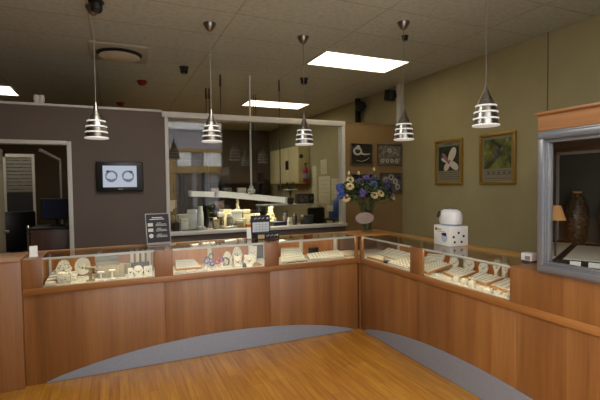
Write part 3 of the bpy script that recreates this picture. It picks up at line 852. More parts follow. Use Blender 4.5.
# fourth bay
tray('necklace_tray', 'pale flat tray nearest the corner post of the right counter', 'jewellery tray', (2.40, 3.45, 0.79), (2.53, 3.60, 0.79), (2.53, 3.76, 0.79), (2.40, 3.73, 0.79), rim='honey', pad='cream', rows=3, jewel=False)
tray('necklace_tray', 'large cream tray at the back of the fourth bay', 'jewellery tray', (2.565, 3.45, 0.795), (2.74, 3.40, 0.84), (2.75, 3.84, 0.845), (2.585, 3.80, 0.80), rim='cream', pad='pad2', rows=4)
tray('necklace_tray', 'speckled white tray at the front right of fourth bay', 'jewellery tray', (2.40, 3.08, 0.787), (2.70, 3.03, 0.848), (2.72, 3.37, 0.845), (2.40, 3.37, 0.792), rim='cream', pad='pad', rows=5)
tag(G().torus((0, 0, 0.013), 0.028, 0.011, Matrix.Identity(4)).ball((0.03, -0.01, 0.014), 0.012).build('black_bracelet', 'black', loc=(2.425, 3.415, DZ)), 'black coiled bracelet between the trays of the fourth bay', 'bracelet')
# fifth bay
tray('necklace_tray', 'cream tray leaning upright at the back left of the fifth bay', 'jewellery tray', (2.70, 3.20, 0.792), (2.70, 2.99, 0.800), (2.745, 2.978, 0.891), (2.745, 3.20, 0.875), rim='cream', pad='pad2', rows=3)
tray('ring_tray', 'orange rimmed white tray at left end of the fifth bay', 'jewellery tray', (2.405, 2.815, 0.790), (2.70, 2.83, 0.832), (2.72, 3.0, 0.838), (2.46, 3.06, 0.792), rows=4)
tray('ring_tray', 'orange rimmed white tray second from left in the fifth bay', 'jewellery tray', (2.49, 2.535, 0.792), (2.715, 2.566, 0.818), (2.70, 2.785, 0.822), (2.53, 2.765, 0.792), rows=5)
tray('ring_tray', 'orange rimmed white tray in the middle of the fifth bay', 'jewellery tray', (2.525, 2.30, 0.790), (2.715, 2.305, 0.818), (2.715, 2.545, 0.818), (2.545, 2.515, 0.790), rows=5)
tray('ring_tray', 'orange rimmed white tray nearest the right end of fifth bay', 'jewellery tray', (2.47, 2.02, 0.792), (2.72, 2.05, 0.822), (2.72, 2.275, 0.824), (2.51, 2.265, 0.792), rows=4)
RR = -PI / 2 + 0.25
bust('cone shaped cream pad at the back left of fifth bay', 2.765, 2.895, 0.095, 0.12, RR, 'cream', 'hex', z=DZ)
bust('hexagonal cream pad at back, second from left in fifth bay', 2.775, 2.725, 0.092, 0.135, RR, 'cream', 'hex')
bust('hexagonal cream pad at back, right of its twin in fifth bay', 2.775, 2.575, 0.084, 0.135, RR, 'cream', 'hex')
bust('taller keyhole shaped white pad at back of fifth bay', 2.785, 2.455, 0.062, 0.172, RR, 'cream', 'key')
bust('shorter keyhole shaped white pad at back right of fifth bay', 2.785, 2.375, 0.048, 0.150, RR, 'cream', 'key')
fb = ((2.745, 'leftmost'), (2.685, 'second'), (2.625, 'third'), (2.565, 'fourth'), (2.50, 'fifth'), (2.42, 'sixth'), (2.345, 'seventh'), (2.265, 'eighth'), (2.19, 'ninth'), (2.11, 'tenth'), (2.03, 'rightmost'))
for i, (yy, wd) in enumerate(fb):
    hh = 0.022 if i not in (4, 5, 6) else 0.045
    t = thing('ring_stand', wd + ' small white ring stand along the front glass of fifth bay', 'ring stand', (2.425, yy, DZ), -PI / 2 + random.uniform(-0.3, 0.3), 'small ring stands along the front of the fifth bay')
    G().box(-0.022, 0.022, -0.02, 0.02, 0, hh * 0.7, 0.004).build('block', 'cream', t)
    G().prism([(-0.02, -0.018, hh * 0.7), (0.02, -0.018, hh * 0.7), (0.02, 0.018, hh * 0.7), (-0.02, 0.018, hh * 0.7)], (0, 0.004, hh * 0.3)).torus((0, -0.0, hh + 0.003), 0.006, 0.0018, RX(PI / 2), 10, 5).build('ring', 'pad2', t)

# ------------------------------------------------------------------ things on the counters
t = thing('card_holder', 'small white folded card on the left end block', 'card', (-0.61, 4.0, 0.993), 0.1)
G().prism([(-0.028, -0.03, 0), (0.028, -0.03, 0), (0.028, -0.005, 0.085), (-0.028, -0.005, 0.085)], (0, 0.003, 0)).build('card', 'white', t, smooth=False)
G().box(-0.03, 0.03, -0.035, 0.03, 0, 0.003).build('foot', 'white', t)
# black notice
t = thing('notice_stand', 'charcoal leaning notice with three pale icons on the left counter', 'sign', (0.370, 4.06, 1.0), 0.12)
tl = RX(R(-14))
G().box(-0.108, 0.108, -0.003, 0.004, 0.012, 0.305, 0.001, tl).build('clear_frame', 'clear_frame', t)
nb = G().box(-0.101, 0.101, -0.0055, -0.003, 0.035, 0.298, 0, tl).build('notice', 'sign_black', t)
g = G()
g.box(-0.05, 0.045, -0.0065, -0.0054, 0.262, 0.270, 0, tl).box(-0.07, 0.06, -0.0065, -0.0054, 0.247, 0.254, 0, tl)
for i, z in enumerate((0.19, 0.14, 0.085)):
    if i == 2: g.lathe([(0.020, 0), (0.020, 0.001)], seg=16, mat4=tl @ T(-0.066, -0.0055, z + 0.012) @ RX(PI / 2))
    else: g.box(-0.09, -0.045, -0.0065, -0.0054, z - 0.004, z + 0.026, 0, tl)
    for k, wd in enumerate((0.05, 0.095, 0.10)): g.box(-0.02 + 0.01 * (k == 0), -0.02 + wd, -0.0065, -0.0054, z + 0.022 - 0.012 * k, z + 0.026 - 0.012 * k, 0, tl)
g.build('printing', 'ink_pale', nb)
G().box(-0.1, 0.1, -0.0056, -0.0029, 0.013, 0.0345, 0, tl).build('lower_band', 'tag_grey', t)
G().box(-0.108, 0.108, -0.035, 0.09, 0, 0.004).prism([(0.0, 0.07, 0.26), (0.0, 0.155, 0.004), (0.0, 0.16, 0.004), (0.0, 0.075, 0.27)], (0.006, 0, 0)).build('easel', 'clear_frame', t)
# calendar sign with box
t = thing('leaflet_box', 'dark low box with pale scribbled front under the calendar sign', 'box', (1.432, 4.105, 1.0), 0.05)
G().box(-0.12, 0.12, -0.04, 0.04, 0, 0.062, 0.003).build('box', 'sign_black', t)
G().box(-0.115, -0.045, -0.0415, -0.039, 0.006, 0.045).build('label_card', 'tan_card', t)
g = G()
for i in range(9): g.box(-0.02 + i * 0.014, -0.012 + i * 0.014, -0.0412, -0.0395, 0.024 + 0.006 * (i % 3), 0.034 + 0.004 * ((i * 2) % 3))
g.ball((0.098, -0.040, 0.034), 0.012, (1, 0.2, 1), 1).build('printing', 'ink_pale', t)
t = thing('calendar_sign', 'upright dark sign with white ruled grid behind the low box', 'sign', (1.383, 4.165, 1.0), 0.03)
G().box(-0.103, 0.103, -0.008, 0.008, 0, 0.235, 0.003).build('board', 'sign_black', t)
cg = G().box(-0.09, 0.09, -0.0095, -0.0075, 0.065, 0.165).build('grid_card', plain('pale_blue_card', (200, 208, 214), 0.5), t)
g = G()
for i in range(1, 5): g.box(-0.09 + i * 0.036, -0.088 + i * 0.036, -0.0102, -0.0094, 0.066, 0.164)
for i in range(1, 4): g.box(-0.089, 0.089, -0.0102, -0.0094, 0.065 + i * 0.025, 0.067 + i * 0.025)
g.build('grid_lines', 'ink', cg)
g = G()
for i in range(8): g.box(-0.07 + i * 0.014, -0.062 + i * 0.014, -0.0092, -0.0078, 0.196 + 0.006 * (i % 3), 0.206 + 0.004 * ((i * 2) % 3))
g.ball((0.075, -0.0085, 0.203), 0.012, (1, 0.2, 1), 1)
g.build('printing', 'ink_pale', t)
t = thing('price_card', 'small plain white card standing left of the calendar sign', 'card', (1.252, 4.14, 1.0), 0.0)
G().box(-0.023, 0.023, -0.002, 0.002, 0.004, 0.105, 0, RX(R(-8))).build('card', 'white', t)
G().box(-0.023, 0.023, -0.015, 0.03, 0, 0.005).build('foot', 'clear_frame', t)
# carton and machine
t = thing('carton', 'white printed carton on the right counter under the machine', 'carton', (2.735, 2.89, 1.0), R(-8))
G().box(-0.095, 0.095, -0.113, 0.113, 0, 0.172, 0.002).build('box', 'white', t)
# front towards the shop is local -x, end towards the camera is local -y
g = G().box(-0.097, -0.0945, 0.065, 0.09, 0.125, 0.15).build('red_mark', 'red', t)
g = G().box(-0.0965, -0.0945, 0.0, 0.06, 0.135, 0.142)
g.box(-0.0965, -0.0945, -0.05, 0.06, 0.118, 0.121)
g.build('printing', 'ink', t)
g = G().lathe([(0, 0), (0.045, 0.0), (0.045, 0.001), (0, 0.001)], seg=20, mat4=T(-0.0955, -0.045, 0.07) @ RY(-PI / 2) @ Matrix.Diagonal((0.9, 0.95, 1, 1)))
g.build('product_picture', plain('pale_blue_print', (178, 186, 206), 0.5), t)
g = G().box(-0.0975, -0.096, -0.075, -0.03, 0.085, 0.112).box(-0.0975, -0.096, -0.03, -0.005, 0.09, 0.108)
g.build('printed_spot', 'navy', t)
for (cx, cz) in ((0.0, 0.115), (-0.05, 0.08), (0.05, 0.085), (-0.04, 0.035), (0.03, 0.035)):
    G().lathe([(0.011, 0), (0.011, 0.001)], seg=14, mat4=T(cx, -0.1125, cz) @ RX(PI / 2)).build('printed_dot', 'navy', t)
t = thing('cleaning_machine', 'rounded white machine with black spot on top of the carton', 'machine', (2.735, 2.89, 1.172), R(-8))
G().lathe([(0.085, 0), (0.095, 0.006), (0.098, 0.016)], seg=32, sx=0.85, sy=1.15).build('base', plain('pale_blue_plastic', (140, 156, 190), 0.4), t)
G().lathe([(0.098, 0.016), (0.106, 0.05), (0.104, 0.09), (0.09, 0.125), (0.062, 0.138)], seg=32, sx=0.85, sy=1.15).build('body', 'white_gloss', t)
G().lathe([(0.064, 0.137), (0.06, 0.144), (0.0, 0.146)], seg=32, sx=0.85, sy=1.15).build('lid', 'white_gloss', t)
G().torus((0, 0.0, 0.142), 0.055, 0.006, Matrix.Diagonal((0.85, 1.15, 1, 1))).build('seal', 'dark_grey', t)
G().lathe([(0, 0), (0.027, 0), (0.024, 0.012), (0, 0.014)], seg=16, mat4=T(-0.082, 0.05, 0.096) @ RZ(R(-18)) @ RY(R(-70)) @ Matrix.Diagonal((1.2, 1, 1, 1))).build('spout', 'black', t)
t = thing('sensor_box', 'small white plastic box at the right end of the glass counter', 'box', (2.60, 2.005, 1.0), 0.1)
G().box(-0.035, 0.035, -0.04, 0.04, 0.012, 0.062, 0.004).build('body', 'white_gloss', t)
G().box(-0.03, 0.03, -0.035, 0.035, 0, 0.012).build('foot', 'dark_grey', t)
G().box(-0.037, -0.034, -0.025, 0.01, 0.018, 0.045).build('slot', 'tag_grey', t)

# ------------------------------------------------------------------ vase and flowers
VX, VY = 2.635, 4.09
t = thing('glass_vase', 'flared glass vase of flowers on the counter corner', 'vase', (VX, VY, 1.0))
G().lathe([(0, 0), (0.062, 0), (0.064, 0.01), (0.056, 0.05), (0.060, 0.14), (0.085, 0.27), (0.105, 0.33), (0.101, 0.33), (0.081, 0.27), (0.056, 0.14), (0.052, 0.05), (0.05, 0.022), (0, 0.02)], seg=36).build('body', 'vase_glass', t)
G().lathe([(0, 0), (1, 0.003), (0, 0.006)], seg=28, mat4=T(-0.10, -0.105, 0.170) @ RZ(-0.2) @ RX(PI / 2) @ Matrix.Diagonal((0.108, 0.064, 1, 1))).build('oval_tag', 'tag_grey', t)
def flower(kind, dx, dy, dz, label):
    base = Vector((VX, VY, 1.03))
    head = Vector((VX + dx, VY + dy, dz))
    nm = {'cream': 'cream_flower', 'purple': 'purple_flower', 'blue': 'blue_flower', 'bud': 'cream_bud'}[kind]
    t = thing(nm, label, 'flower', base, 0, 'cut flowers in the glass vase')
    h = head - base
    sp = Vector((random.uniform(-0.02, 0.02), random.uniform(-0.02, 0.02), 0))
    G().tube([sp, Vector((h.x * 0.10, h.y * 0.10, 0.2)), Vector((h.x * 0.22, h.y * 0.22, 0.30)), h * 0.75 + Vector((0, 0, 0.02)), h], 0.0032, 6).build('stem', 'stem', t)
    d = (Vector((h.x * 0.8, -0.45, 0.25))).normalized()
    q = d.to_track_quat('Z', 'Y').to_matrix().to_4x4()
    g = G()
    if kind == 'cream':
        for rr, n, sz, up in ((0.030, 8, 0.024, 0.0), (0.018, 6, 0.019, 0.010)):
            for k in range(n):
                a = 2 * PI * k / n + rr * 20
                g.ball((0, 0, 0), sz, (1, 0.8, 0.25), 1, Matrix.Translation(h) @ q @ RZ(a) @ T(rr, 0, up) @ RY(R(-35)))
        g.build('petals', 'petal_cream', t)
        G().ball((0, 0, 0), 0.016, (1, 1, 0.6), 1, Matrix.Translation(h) @ q @ T(0, 0, 0.018)).build('heart', 'petal_heart', t)
    elif kind == 'bud':
        g.ball(h, 0.018, (0.8, 0.8, 1.3), 2).build('petals', 'petal_cream', t)
    else:
        n = 34
        for k in range(n):
            v = Vector((random.gauss(0, 1), random.gauss(0, 1), random.gauss(0, 1))).normalized() * random.uniform(0.6, 1.0)
            g.ball(h + Vector((v.x * 0.048, v.y * 0.045, v.z * 0.052)), random.uniform(0.012, 0.019), (1, 1, 1), 1)
        g.build('petals', 'petal_' + kind, t)
def at_bouquet(px, py): return ((px - 366.3) * 0.01338, 1.683 - (py - 172) * 0.0117)
FL = (('cream', 347, 186, -0.06, 'cream flower with dark heart at upper left of the bouquet'),
      ('cream', 344.4, 197, -0.04, 'lowest cream flower at the far left of the bouquet'),
      ('cream', 365.4, 194.5, -0.16, 'left one of the two touching cream flowers at bouquet front'),
      ('cream', 372.2, 193, -0.15, 'right one of the two touching cream flowers at bouquet front'),
      ('cream', 391, 196.5, -0.02, 'cream flower drooping at the far right of the bouquet'),
      ('cream', 352, 180, 0.05, 'smallish cream flower above the upper left one'),
      ('cream', 392.5, 190, 0.06, 'pale flower at right edge, above the drooping one'),
      ('bud', 374.6, 169.5, 0.02, 'topmost single cream bud over the bouquet'),
      ('bud', 350, 173, 0.03, 'cream bud sticking up at the upper left of the bouquet'),
      ('bud', 360, 173, 0.04, 'cream bud sticking up left of the topmost bud'),
      ('purple', 356, 192, -0.12, 'purple flower cluster low at left of the front cream pair'),
      ('purple', 365, 179, -0.02, 'purple flower cluster at the top centre of the bouquet'),
      ('purple', 382, 184, -0.08, 'largest purple flower cluster at the right of the bouquet'),
      ('purple', 357, 183, 0.0, 'purple flower cluster between upper left cream flower and centre'),
      ('purple', 388, 191, -0.02, 'purple flower cluster at lower right beside the drooping cream flower'),
      ('purple', 377, 180, 0.05, 'purple flower cluster behind, right of the top centre one'),
      ('blue', 340.5, 193, -0.02, 'bright blue flower cluster at far left edge of the bouquet'),
      ('blue', 342.5, 187, 0.05, 'bright blue flower cluster above the far left one'),
      ('blue', 368.5, 186, -0.10, 'bright blue flower cluster at the centre of the bouquet'))
for kd, px, py, dy, lab in FL:
    dx, z = at_bouquet(px, py)
    flower(kd, dx, dy, z, lab)
random.seed(11)
g = G()
for i in range(420):
    a, b = random.uniform(0, 2 * PI), random.uniform(0.1, 1)
    r_ = math.sqrt(b)
    c_ = Vector((VX + 0.33 * r_ * math.cos(a), VY + 0.17 * r_ * math.sin(a), 1.42 + 0.14 * random.uniform(-1, 1) + 0.06 * (1 - r_)))
    if c_.z < 1.34 + 0.1 * r_: c_.z += 0.08
    m_ = Matrix.Translation(c_) @ Euler((random.uniform(-1, 1), random.uniform(-1, 1), random.uniform(0, 6))).to_matrix().to_4x4()
    L, wd = random.uniform(0.03, 0.065), random.uniform(0.012, 0.022)
    g._add([(0, -L, 0), (wd, 0, 0.006), (0, L, 0), (-wd, 0, 0.006), (0, 0, -0.004)], [(0, 1, 4), (1, 2, 4), (2, 3, 4), (3, 0, 4)], m_)
for i in range(26):
    a = random.uniform(0, 2 * PI); r_ = random.uniform(0.3, 0.9)
    g.tube([(VX, VY, 1.05), (VX + 0.05 * math.cos(a), VY + 0.05 * math.sin(a), 1.30), (VX + 0.28 * r_ * math.cos(a), VY + 0.16 * r_ * math.sin(a), 1.44)], 0.003, 5)
tag(g.build('foliage', 'leaf', smooth=False), 'dark green leaves and stalks filling the bouquet in the vase', 'foliage', None, 'stuff')

# ------------------------------------------------------------------ corner showcase with the silver frame
t = thing('showcase_cabinet', 'wooden showcase with wide silver frame at the right end of counter', 'showcase', (FX, 1.30, 1.0))
Y0, Y1 = 1.763 - 1.30, 0.72 - 1.30          # left and right outer edges, local
def pf(o, w): # frame ring between insets o and w
    return ((Y1 + o, Y0 - o, 0.85 - w, 0.85 - o), (Y1 + o, Y0 - o, 0.0 + o, 0.0 + w), (Y0 - w, Y0 - o, 0.0 + w, 0.85 - w), (Y1 + o, Y1 + w, 0.0 + w, 0.85 - w))
for o, w, x0, x1 in ((0.0, 0.014, -0.012, 0.03), (0.014, 0.050, -0.030, 0.03), (0.050, 0.058, -0.016, 0.03), (0.058, 0.072, -0.010, 0.03)):
    g = G()
    for y0_, y1_, z0_, z1_ in pf(o, w): g.box(x0, x1, y0_, y1_, z0_, z1_, 0.004)
    g.build('silver_frame', 'silver', t)
G().box(0.012, 0.016, Y1 + 0.07, Y0 - 0.07, 0.07, 0.78).build('glass_pane', 'glass', t)
g = G().box(-0.012, 0.035, Y1, Y0, 0.852, 0.945).box(-0.03, 0.05, Y1 - 0.02, Y0 + 0.012, 0.945, 0.963, 0.004)
g.build('cornice', 'cherry_y', t)
# angled side panel running back to the right wall, floor, back and top
g = G().prism([(0.035, 0.420, 0.0), (1.43, 1.425, 0.0), (1.42, 1.465, 0.0), (0.032, 0.450, 0.0)], (0, 0, 0.85))
g.build('side_panel', 'cherry_y', t, smooth=False)
G().prism([(0.53, 0.78, -0.02), (0.53, Y1, -0.02), (1.44, Y1, -0.02), (1.44, 1.43, -0.02)], (0, 0, 0.02)).build('deck', 'black_matt', t, smooth=False)
G().prism([(0.035, 0.42, 0.85), (0.035, Y1, 0.85), (1.44, Y1, 0.85), (1.44, 1.43, 0.85)], (0, 0, 0.02)).build('top', 'cherry_y', t, smooth=False)
G().box(0.02, 1.44, Y1, Y1 + 0.02, 0.0, 0.85).build('side_panel', 'cherry_y', t)
bk = G().box(1.42, 1.44, Y1, 1.425, 0.0, 0.85).build('back_panel', 'cherry_y', t)
G().box(1.412, 1.42, Y1 + 0.05, 1.31, 0.02, 0.80).build('grey_panel', 'grey_panel', bk)
g = G().box(1.404, 1.42, 1.31, 1.335, 0.0, 0.82).box(1.404, 1.42, Y1, 1.335, 0.79, 0.815).box(1.404, 1.42, 0.40, 0.415, 0.0, 0.79)
g.build('pale_beading', 'trim', bk)
G().box(0.06, 1.30, Y1 + 0.05, Y1 + 0.10, 0.835, 0.849).build('light_strip', glow('showcase_light', (255, 236, 200), 8.0), t)
G().lathe([(0.02, 0), (0.016, 0.01)], seg=14, mat4=T(1.42, 1.37, 0.27) @ RY(-PI / 2)).build('lock_plate', 'steel', t)
CZ = 1.0
def vase(x, y, s, label):
    t = thing('mosaic_vase', label, 'vase', (x, y, CZ), 0, 'bronze vases in the showcase')
    G().lathe([(0, 0), (0.06 * s, 0), (0.075 * s, 0.10 * s), (0.096 * s, 0.24 * s), (0.088 * s, 0.33 * s), (0.05 * s, 0.43 * s), (0.032 * s, 0.455 * s)], seg=28).build('body', 'mosaic', t)
    G().lathe([(0.032 * s, 0.455 * s), (0.04 * s, 0.47 * s), (0.034 * s, 0.475 * s), (0.022 * s, 0.45 * s)], seg=28).build('lip', 'terracotta', t)
vase(3.62, 2.345, 0.98, 'tall bronze mosaic vase standing left in the showcase')
vase(3.66, 2.095, 0.98, 'bronze mosaic vase cut off by the right edge of the picture')
t = thing('table_lamp', 'small lamp with orange shade at left inside the showcase', 'lamp', (2.78, 1.945, CZ))
G().lathe([(0.03, 0), (0.028, 0.012), (0.006, 0.02), (0.006, 0.30)], seg=16).build('base', 'dark_grey', t)
G().lathe([(0.062, 0.285), (0.030, 0.385), (0.027, 0.385), (0.059, 0.285), (0.062, 0.285)], seg=24).build('shade', 'terracotta', t)
def showtray(label, a, b, c, d):
    a, b, c, d = [Vector((x, y, CZ + 0.03)) for x, y in (a, b, c, d)]
    o = (a + b + c + d) / 4
    t = thing('showcase_tray', label, 'jewellery tray', (o.x, o.y, CZ), 0, 'black rimmed trays in the showcase')
    q = [Vector((p.x - o.x, p.y - o.y, 0.03)) for p in (a, b, c, d)]
    G().slab(*q, 0.03).build('rim', 'black_matt', t, smooth=False)
    G().slab(*[Vector((p.x * 0.93, p.y * 0.93, 0.034)) for p in q], 0.004).build('pad', 'pad2', t, smooth=False)
    return t
showtray('large white tray with black rim at front of the showcase', (2.97, 1.33), (2.70, 1.865), (3.43, 2.235), (3.70, 1.70))
showtray('narrow white tray along the angled left side of the showcase', (2.66, 1.875), (2.64, 1.900), (3.44, 2.445), (3.52, 2.31))
for i, yy in enumerate((1.78, 1.69, 1.60, 1.51)):
    tag(G().prism([(-0.012, -0.03, 0), (-0.012, 0.03, 0), (0.008, 0.03, 0.03), (0.008, -0.03, 0.03)], (0.003, 0, 0)).build('price_tag', 'white', loc=(2.70 + 0.5 * (1.865 - yy) - 0.02, yy - 0.01, CZ), rot=(0, 0, R(27)), smooth=False), ('leftmost', 'second', 'third', 'rightmost')[i] + ' small white tag before the large showcase tray', 'price tag', 'white tags in the showcase')

# ------------------------------------------------------------------ workshop behind the glass
t = thing('work_bench', 'long cluttered work bench behind the workshop window', 'work bench', (1.85, 6.05, 0))
G().box(-1.24, 1.2, -0.45, 0.45, 0.86, 0.90, 0.004).build('top', 'tan_card', t)
for x in (-1.15, 1.1):
    for y in (-0.38, 0.38): G().box(x - 0.03, x + 0.03, y - 0.03, y + 0.03, 0, 0.86).build('leg', 'dark_grey', t)
BZ = 0.90
def bitem(kind, label, x, y, w, h, mat, cat='box', mat2=None):
    nm = {'box': 'small_box', 'jar': 'glass_jar', 'cup': 'tool_cup', 'pile': 'paper_pile', 'cone': 'cloth_heap', 'stand': 'tool_stand', 'plant': 'potted_plant', 'lamp': 'bench_tool'}[kind]
    h *= 1.22
    t = thing(nm, label, cat, (x, y, BZ), random.uniform(-0.4, 0.4), 'clutter on the work bench')
    if kind == 'box':
        G().box(-w / 2, w / 2, -w * 0.35, w * 0.35, 0, h * 0.8, 0.003).build('body', mat, t)
        G().box(-w / 2 - 0.003, w / 2 + 0.003, -w * 0.35 - 0.003, w * 0.35 + 0.003, h * 0.8, h, 0.003).build('lid', mat2 or mat, t)
    elif kind == 'jar':
        G().lathe([(w * 0.42, 0), (w / 2, 0.01), (w / 2, h * 0.75), (w * 0.36, h * 0.85)], seg=18).build('body', mat, t)
        G().lathe([(w * 0.38, h * 0.85), (w * 0.38, h), (0, h)], seg=18).build('lid', mat2 or 'dark_grey', t)
    elif kind == 'cup':
        G().lathe([(w * 0.42, 0), (w / 2, h * 0.5), (w * 0.46, h * 0.5), (w * 0.38, 0.01)], seg=18).build('cup', mat, t)
        for k in range(5):
            a = k * 1.3
            G().tube([(0.2 * w * math.cos(a), 0.2 * w * math.sin(a), 0.012), (0.42 * w * math.cos(a), 0.42 * w * math.sin(a), h * (0.85 + 0.15 * math.sin(k * 2.0)))], 0.005, 6).build('tool', mat2 or 'dark_grey', t)
    elif kind == 'pile':
        for k in range(4):
            G().box(-w / 2, w / 2, -w * 0.4, w * 0.4, h * k / 4, h * (k + 1) / 4 - 0.001, 0, RZ(0.15 * (-1) ** k)).build('sheet', mat if k % 2 else (mat2 or mat), t)
    elif kind == 'cone':
        g = G()
        for k in range(16):
            f = k / 15
            rad = w * (0.30 - 0.16 * f)
            a_ = k * 2.4
            g.ball((w * 0.26 * (1 - f) * math.cos(a_), w * 0.20 * (1 - f) * math.sin(a_), rad * 0.8 + f * (h - 1.4 * rad)), rad, (1, 0.85, 0.8), 1)
        g.build('heap', mat, t)
        G().box(-w * 0.12, w * 0.16, -w * 0.1, w * 0.1, h * 0.93, h * 1.02, 0.006, RZ(0.4)).build('top_fold', mat2 or mat, t)
    elif kind == 'stand':
        G().lathe([(w / 2, 0), (w / 2, 0.012), (0.012, 0.02), (0.012, h)], seg=18).build('post', 'dark_grey', t)
        G().box(-w / 2, w / 2, -0.02, 0.02, h * 0.7, h * 0.95, 0.006).build('head', mat, t)
    elif kind == 'plant':
        G().lathe([(w * 0.25, 0), (w * 0.34, h * 0.45), (w * 0.28, h * 0.45), (w * 0.2, 0.01)], seg=16).build('pot', mat, t)
        g = G()
        for k in range(40):
            m_ = T(random.uniform(-0.4, 0.4) * w, random.uniform(-0.4, 0.4) * w, h * random.uniform(0.45, 1.0)) @ Euler((random.uniform(-1, 1), random.uniform(-1, 1), random.uniform(0, 6))).to_matrix().to_4x4()
            g._add([(0, -0.025, 0), (0.010, 0, 0.004), (0, 0.025, 0), (-0.010, 0, 0.004)], [(0, 1, 2), (0, 2, 3)], m_)
        g.build('leaves', 'leaf', t, smooth=False)
    else:
        G().box(-w / 2, w / 2, -w * 0.4, w * 0.4, 0, h * 0.3, 0.004).build('base', mat, t)
        G().lathe([(w * 0.3, h * 0.3), (w * 0.22, h * 0.8), (w * 0.3, h), (0, h)], seg=14).build('head', mat2 or mat, t)
    return t
# x, y, width, height are metres on the bench
bitem('pile', 'dark flat tray at the left front of the bench', 0.98, 5.72, 0.28, 0.05, 'dark_grey', 'tray', 'black')
bitem('box', 'tall white box left of centre, behind the dark tray', 0.99, 5.98, 0.12, 0.26, 'white', 'box')
bitem('box', 'white carton left of the tall white box', 0.86, 5.88, 0.10, 0.17, 'white', 'box', 'cream')
bitem('jar', 'white jar beside the tall white box', 1.09, 5.92, 0.09, 0.30, 'white_gloss', 'jar', 'white')
bitem('cup', 'dark cup of tools at far left of the bench', 0.76, 5.95, 0.10, 0.24, 'dark_grey', 'tool cup')
bitem('plant', 'leafy green plant in a pale pot on the bench', 1.30, 6.10, 0.17, 0.34, 'cream', 'plant')
bitem('lamp', 'black bench tool with round head, left of centre', 1.22, 5.82, 0.11, 0.17, 'black', 'bench tool')
bitem('pile', 'wooden tray under the black bench tool', 1.26, 5.66, 0.26, 0.04, 'tan_card', 'tray', 'dark_grey')
bitem('stand', 'dark tool stand rising behind the green plant', 1.44, 6.28, 0.14, 0.36, 'redwood', 'tool stand')
bitem('box', 'greenish low box at the front, centre of bench', 1.43, 5.70, 0.16, 0.07, plain('sage_card', (122, 136, 84), 0.6), 'box', 'white')
bitem('jar', 'clear grey jar behind the greenish box', 1.50, 5.90, 0.09, 0.20, 'photo_grey', 'jar', 'white')
bitem('box', 'white box with dark label window, centre of bench', 1.62, 5.95, 0.14, 0.24, 'white', 'box', 'cream')
bitem('cone', 'cream cloth heap topped with folds above the centre boxes', 1.70, 6.20, 0.16, 0.38, 'cream', 'cloth', 'oldpaper')
bitem('box', 'tan box at the front right of the greenish box', 1.59, 5.72, 0.10, 0.13, 'tan_card', 'box', 'cream')
bitem('box', 'pale upright box beside the labelled box', 1.77, 5.98, 0.10, 0.24, 'oldpaper', 'box')
bitem('cup', 'cream cup with tools behind the calendar sign', 1.86, 5.86, 0.08, 0.19, 'cream', 'tool cup')
bitem('box', 'small orange tan box left of the calendar sign', 1.71, 5.66, 0.08, 0.09, 'orange_wood', 'box')
bitem('cone', 'big cream cloth heap right of the calendar sign', 2.16, 6.02, 0.24, 0.26, 'oldpaper', 'cloth', 'cream')
bitem('box', 'navy blue box in front of the big cloth heap', 2.17, 5.70, 0.20, 0.095, 'navy', 'box')
bitem('jar', 'cream jar right of the navy box', 2.36, 5.74, 0.085, 0.135, 'cream', 'jar', 'white')
bitem('pile', 'flat tan folder at the right end of the bench', 2.60, 5.70, 0.32, 0.028, 'tan_card', 'folder', 'honey')
bitem('jar', 'small dark bottle standing behind the tan folder', 2.52, 5.92, 0.06, 0.17, 'dark_grey', 'bottle', 'steel')
bitem('jar', 'second small bottle, with pale cap, behind the tan folder', 2.64, 5.92, 0.055, 0.15, 'photo_mid', 'bottle', 'white')
bitem('stand', 'pale tool stand between the plant and labelled box', 1.38, 5.92, 0.10, 0.24, 'cream', 'tool stand')
bitem('box', 'yellowish box low beside the sage green one', 1.33, 5.98, 0.12, 0.14, 'oldpaper', 'box', 'tan_card')
for kd, x, y, w_, h_, m_, ct, lab in (
    ('box', 0.90, 6.25, 0.16, 0.20, 'cream', 'box', 'cream box behind the white carton at left of the bench'),
    ('jar', 1.13, 6.24, 0.10, 0.26, 'photo_grey', 'jar', 'grey jar behind the tall white box'),
    ('box', 1.07, 5.76, 0.09, 0.08, 'white', 'box', 'small white box in front of the white jar'),
    ('cup', 1.36, 5.80, 0.07, 0.16, 'oldpaper', 'tool cup', 'pale cup of tools right of the black bench tool'),
    ('box', 1.52, 6.22, 0.14, 0.24, 'oldpaper', 'box', 'yellowish carton behind the grey jar at bench centre'),
    ('jar', 1.52, 5.68, 0.06, 0.10, 'white_gloss', 'jar', 'little white jar right of the sage green box'),
    ('box', 1.66, 5.80, 0.07, 0.15, 'white', 'box', 'slim white box in front of the labelled white box'),
    ('jar', 1.79, 5.76, 0.07, 0.13, 'cream', 'jar', 'cream jar just left of the calendar sign'),
    ('box', 1.93, 6.10, 0.16, 0.18, 'cream', 'box', 'cream box between the two cloth heaps'),
    ('pile', 2.02, 5.86, 0.18, 0.10, 'oldpaper', 'papers', 'pile of cream papers left of the navy box'),
    ('box', 1.17, 5.68, 0.08, 0.06, 'honey', 'box', 'low honey wood box at the front left of the bench'),
    ('jar', 2.44, 6.12, 0.09, 0.20, 'photo_mid', 'jar', 'mottled jar behind the cream jar'),
    ('box', 2.78, 6.0, 0.14, 0.14, 'dark_grey', 'box', 'dark box at the far right end of the bench'),
    ('stand', 0.70, 6.2, 0.12, 0.34, 'white', 'tool stand', 'white headed tool stand at far left of the bench')):
    bitem(kd, lab, x, y, w_, h_, m_, ct)
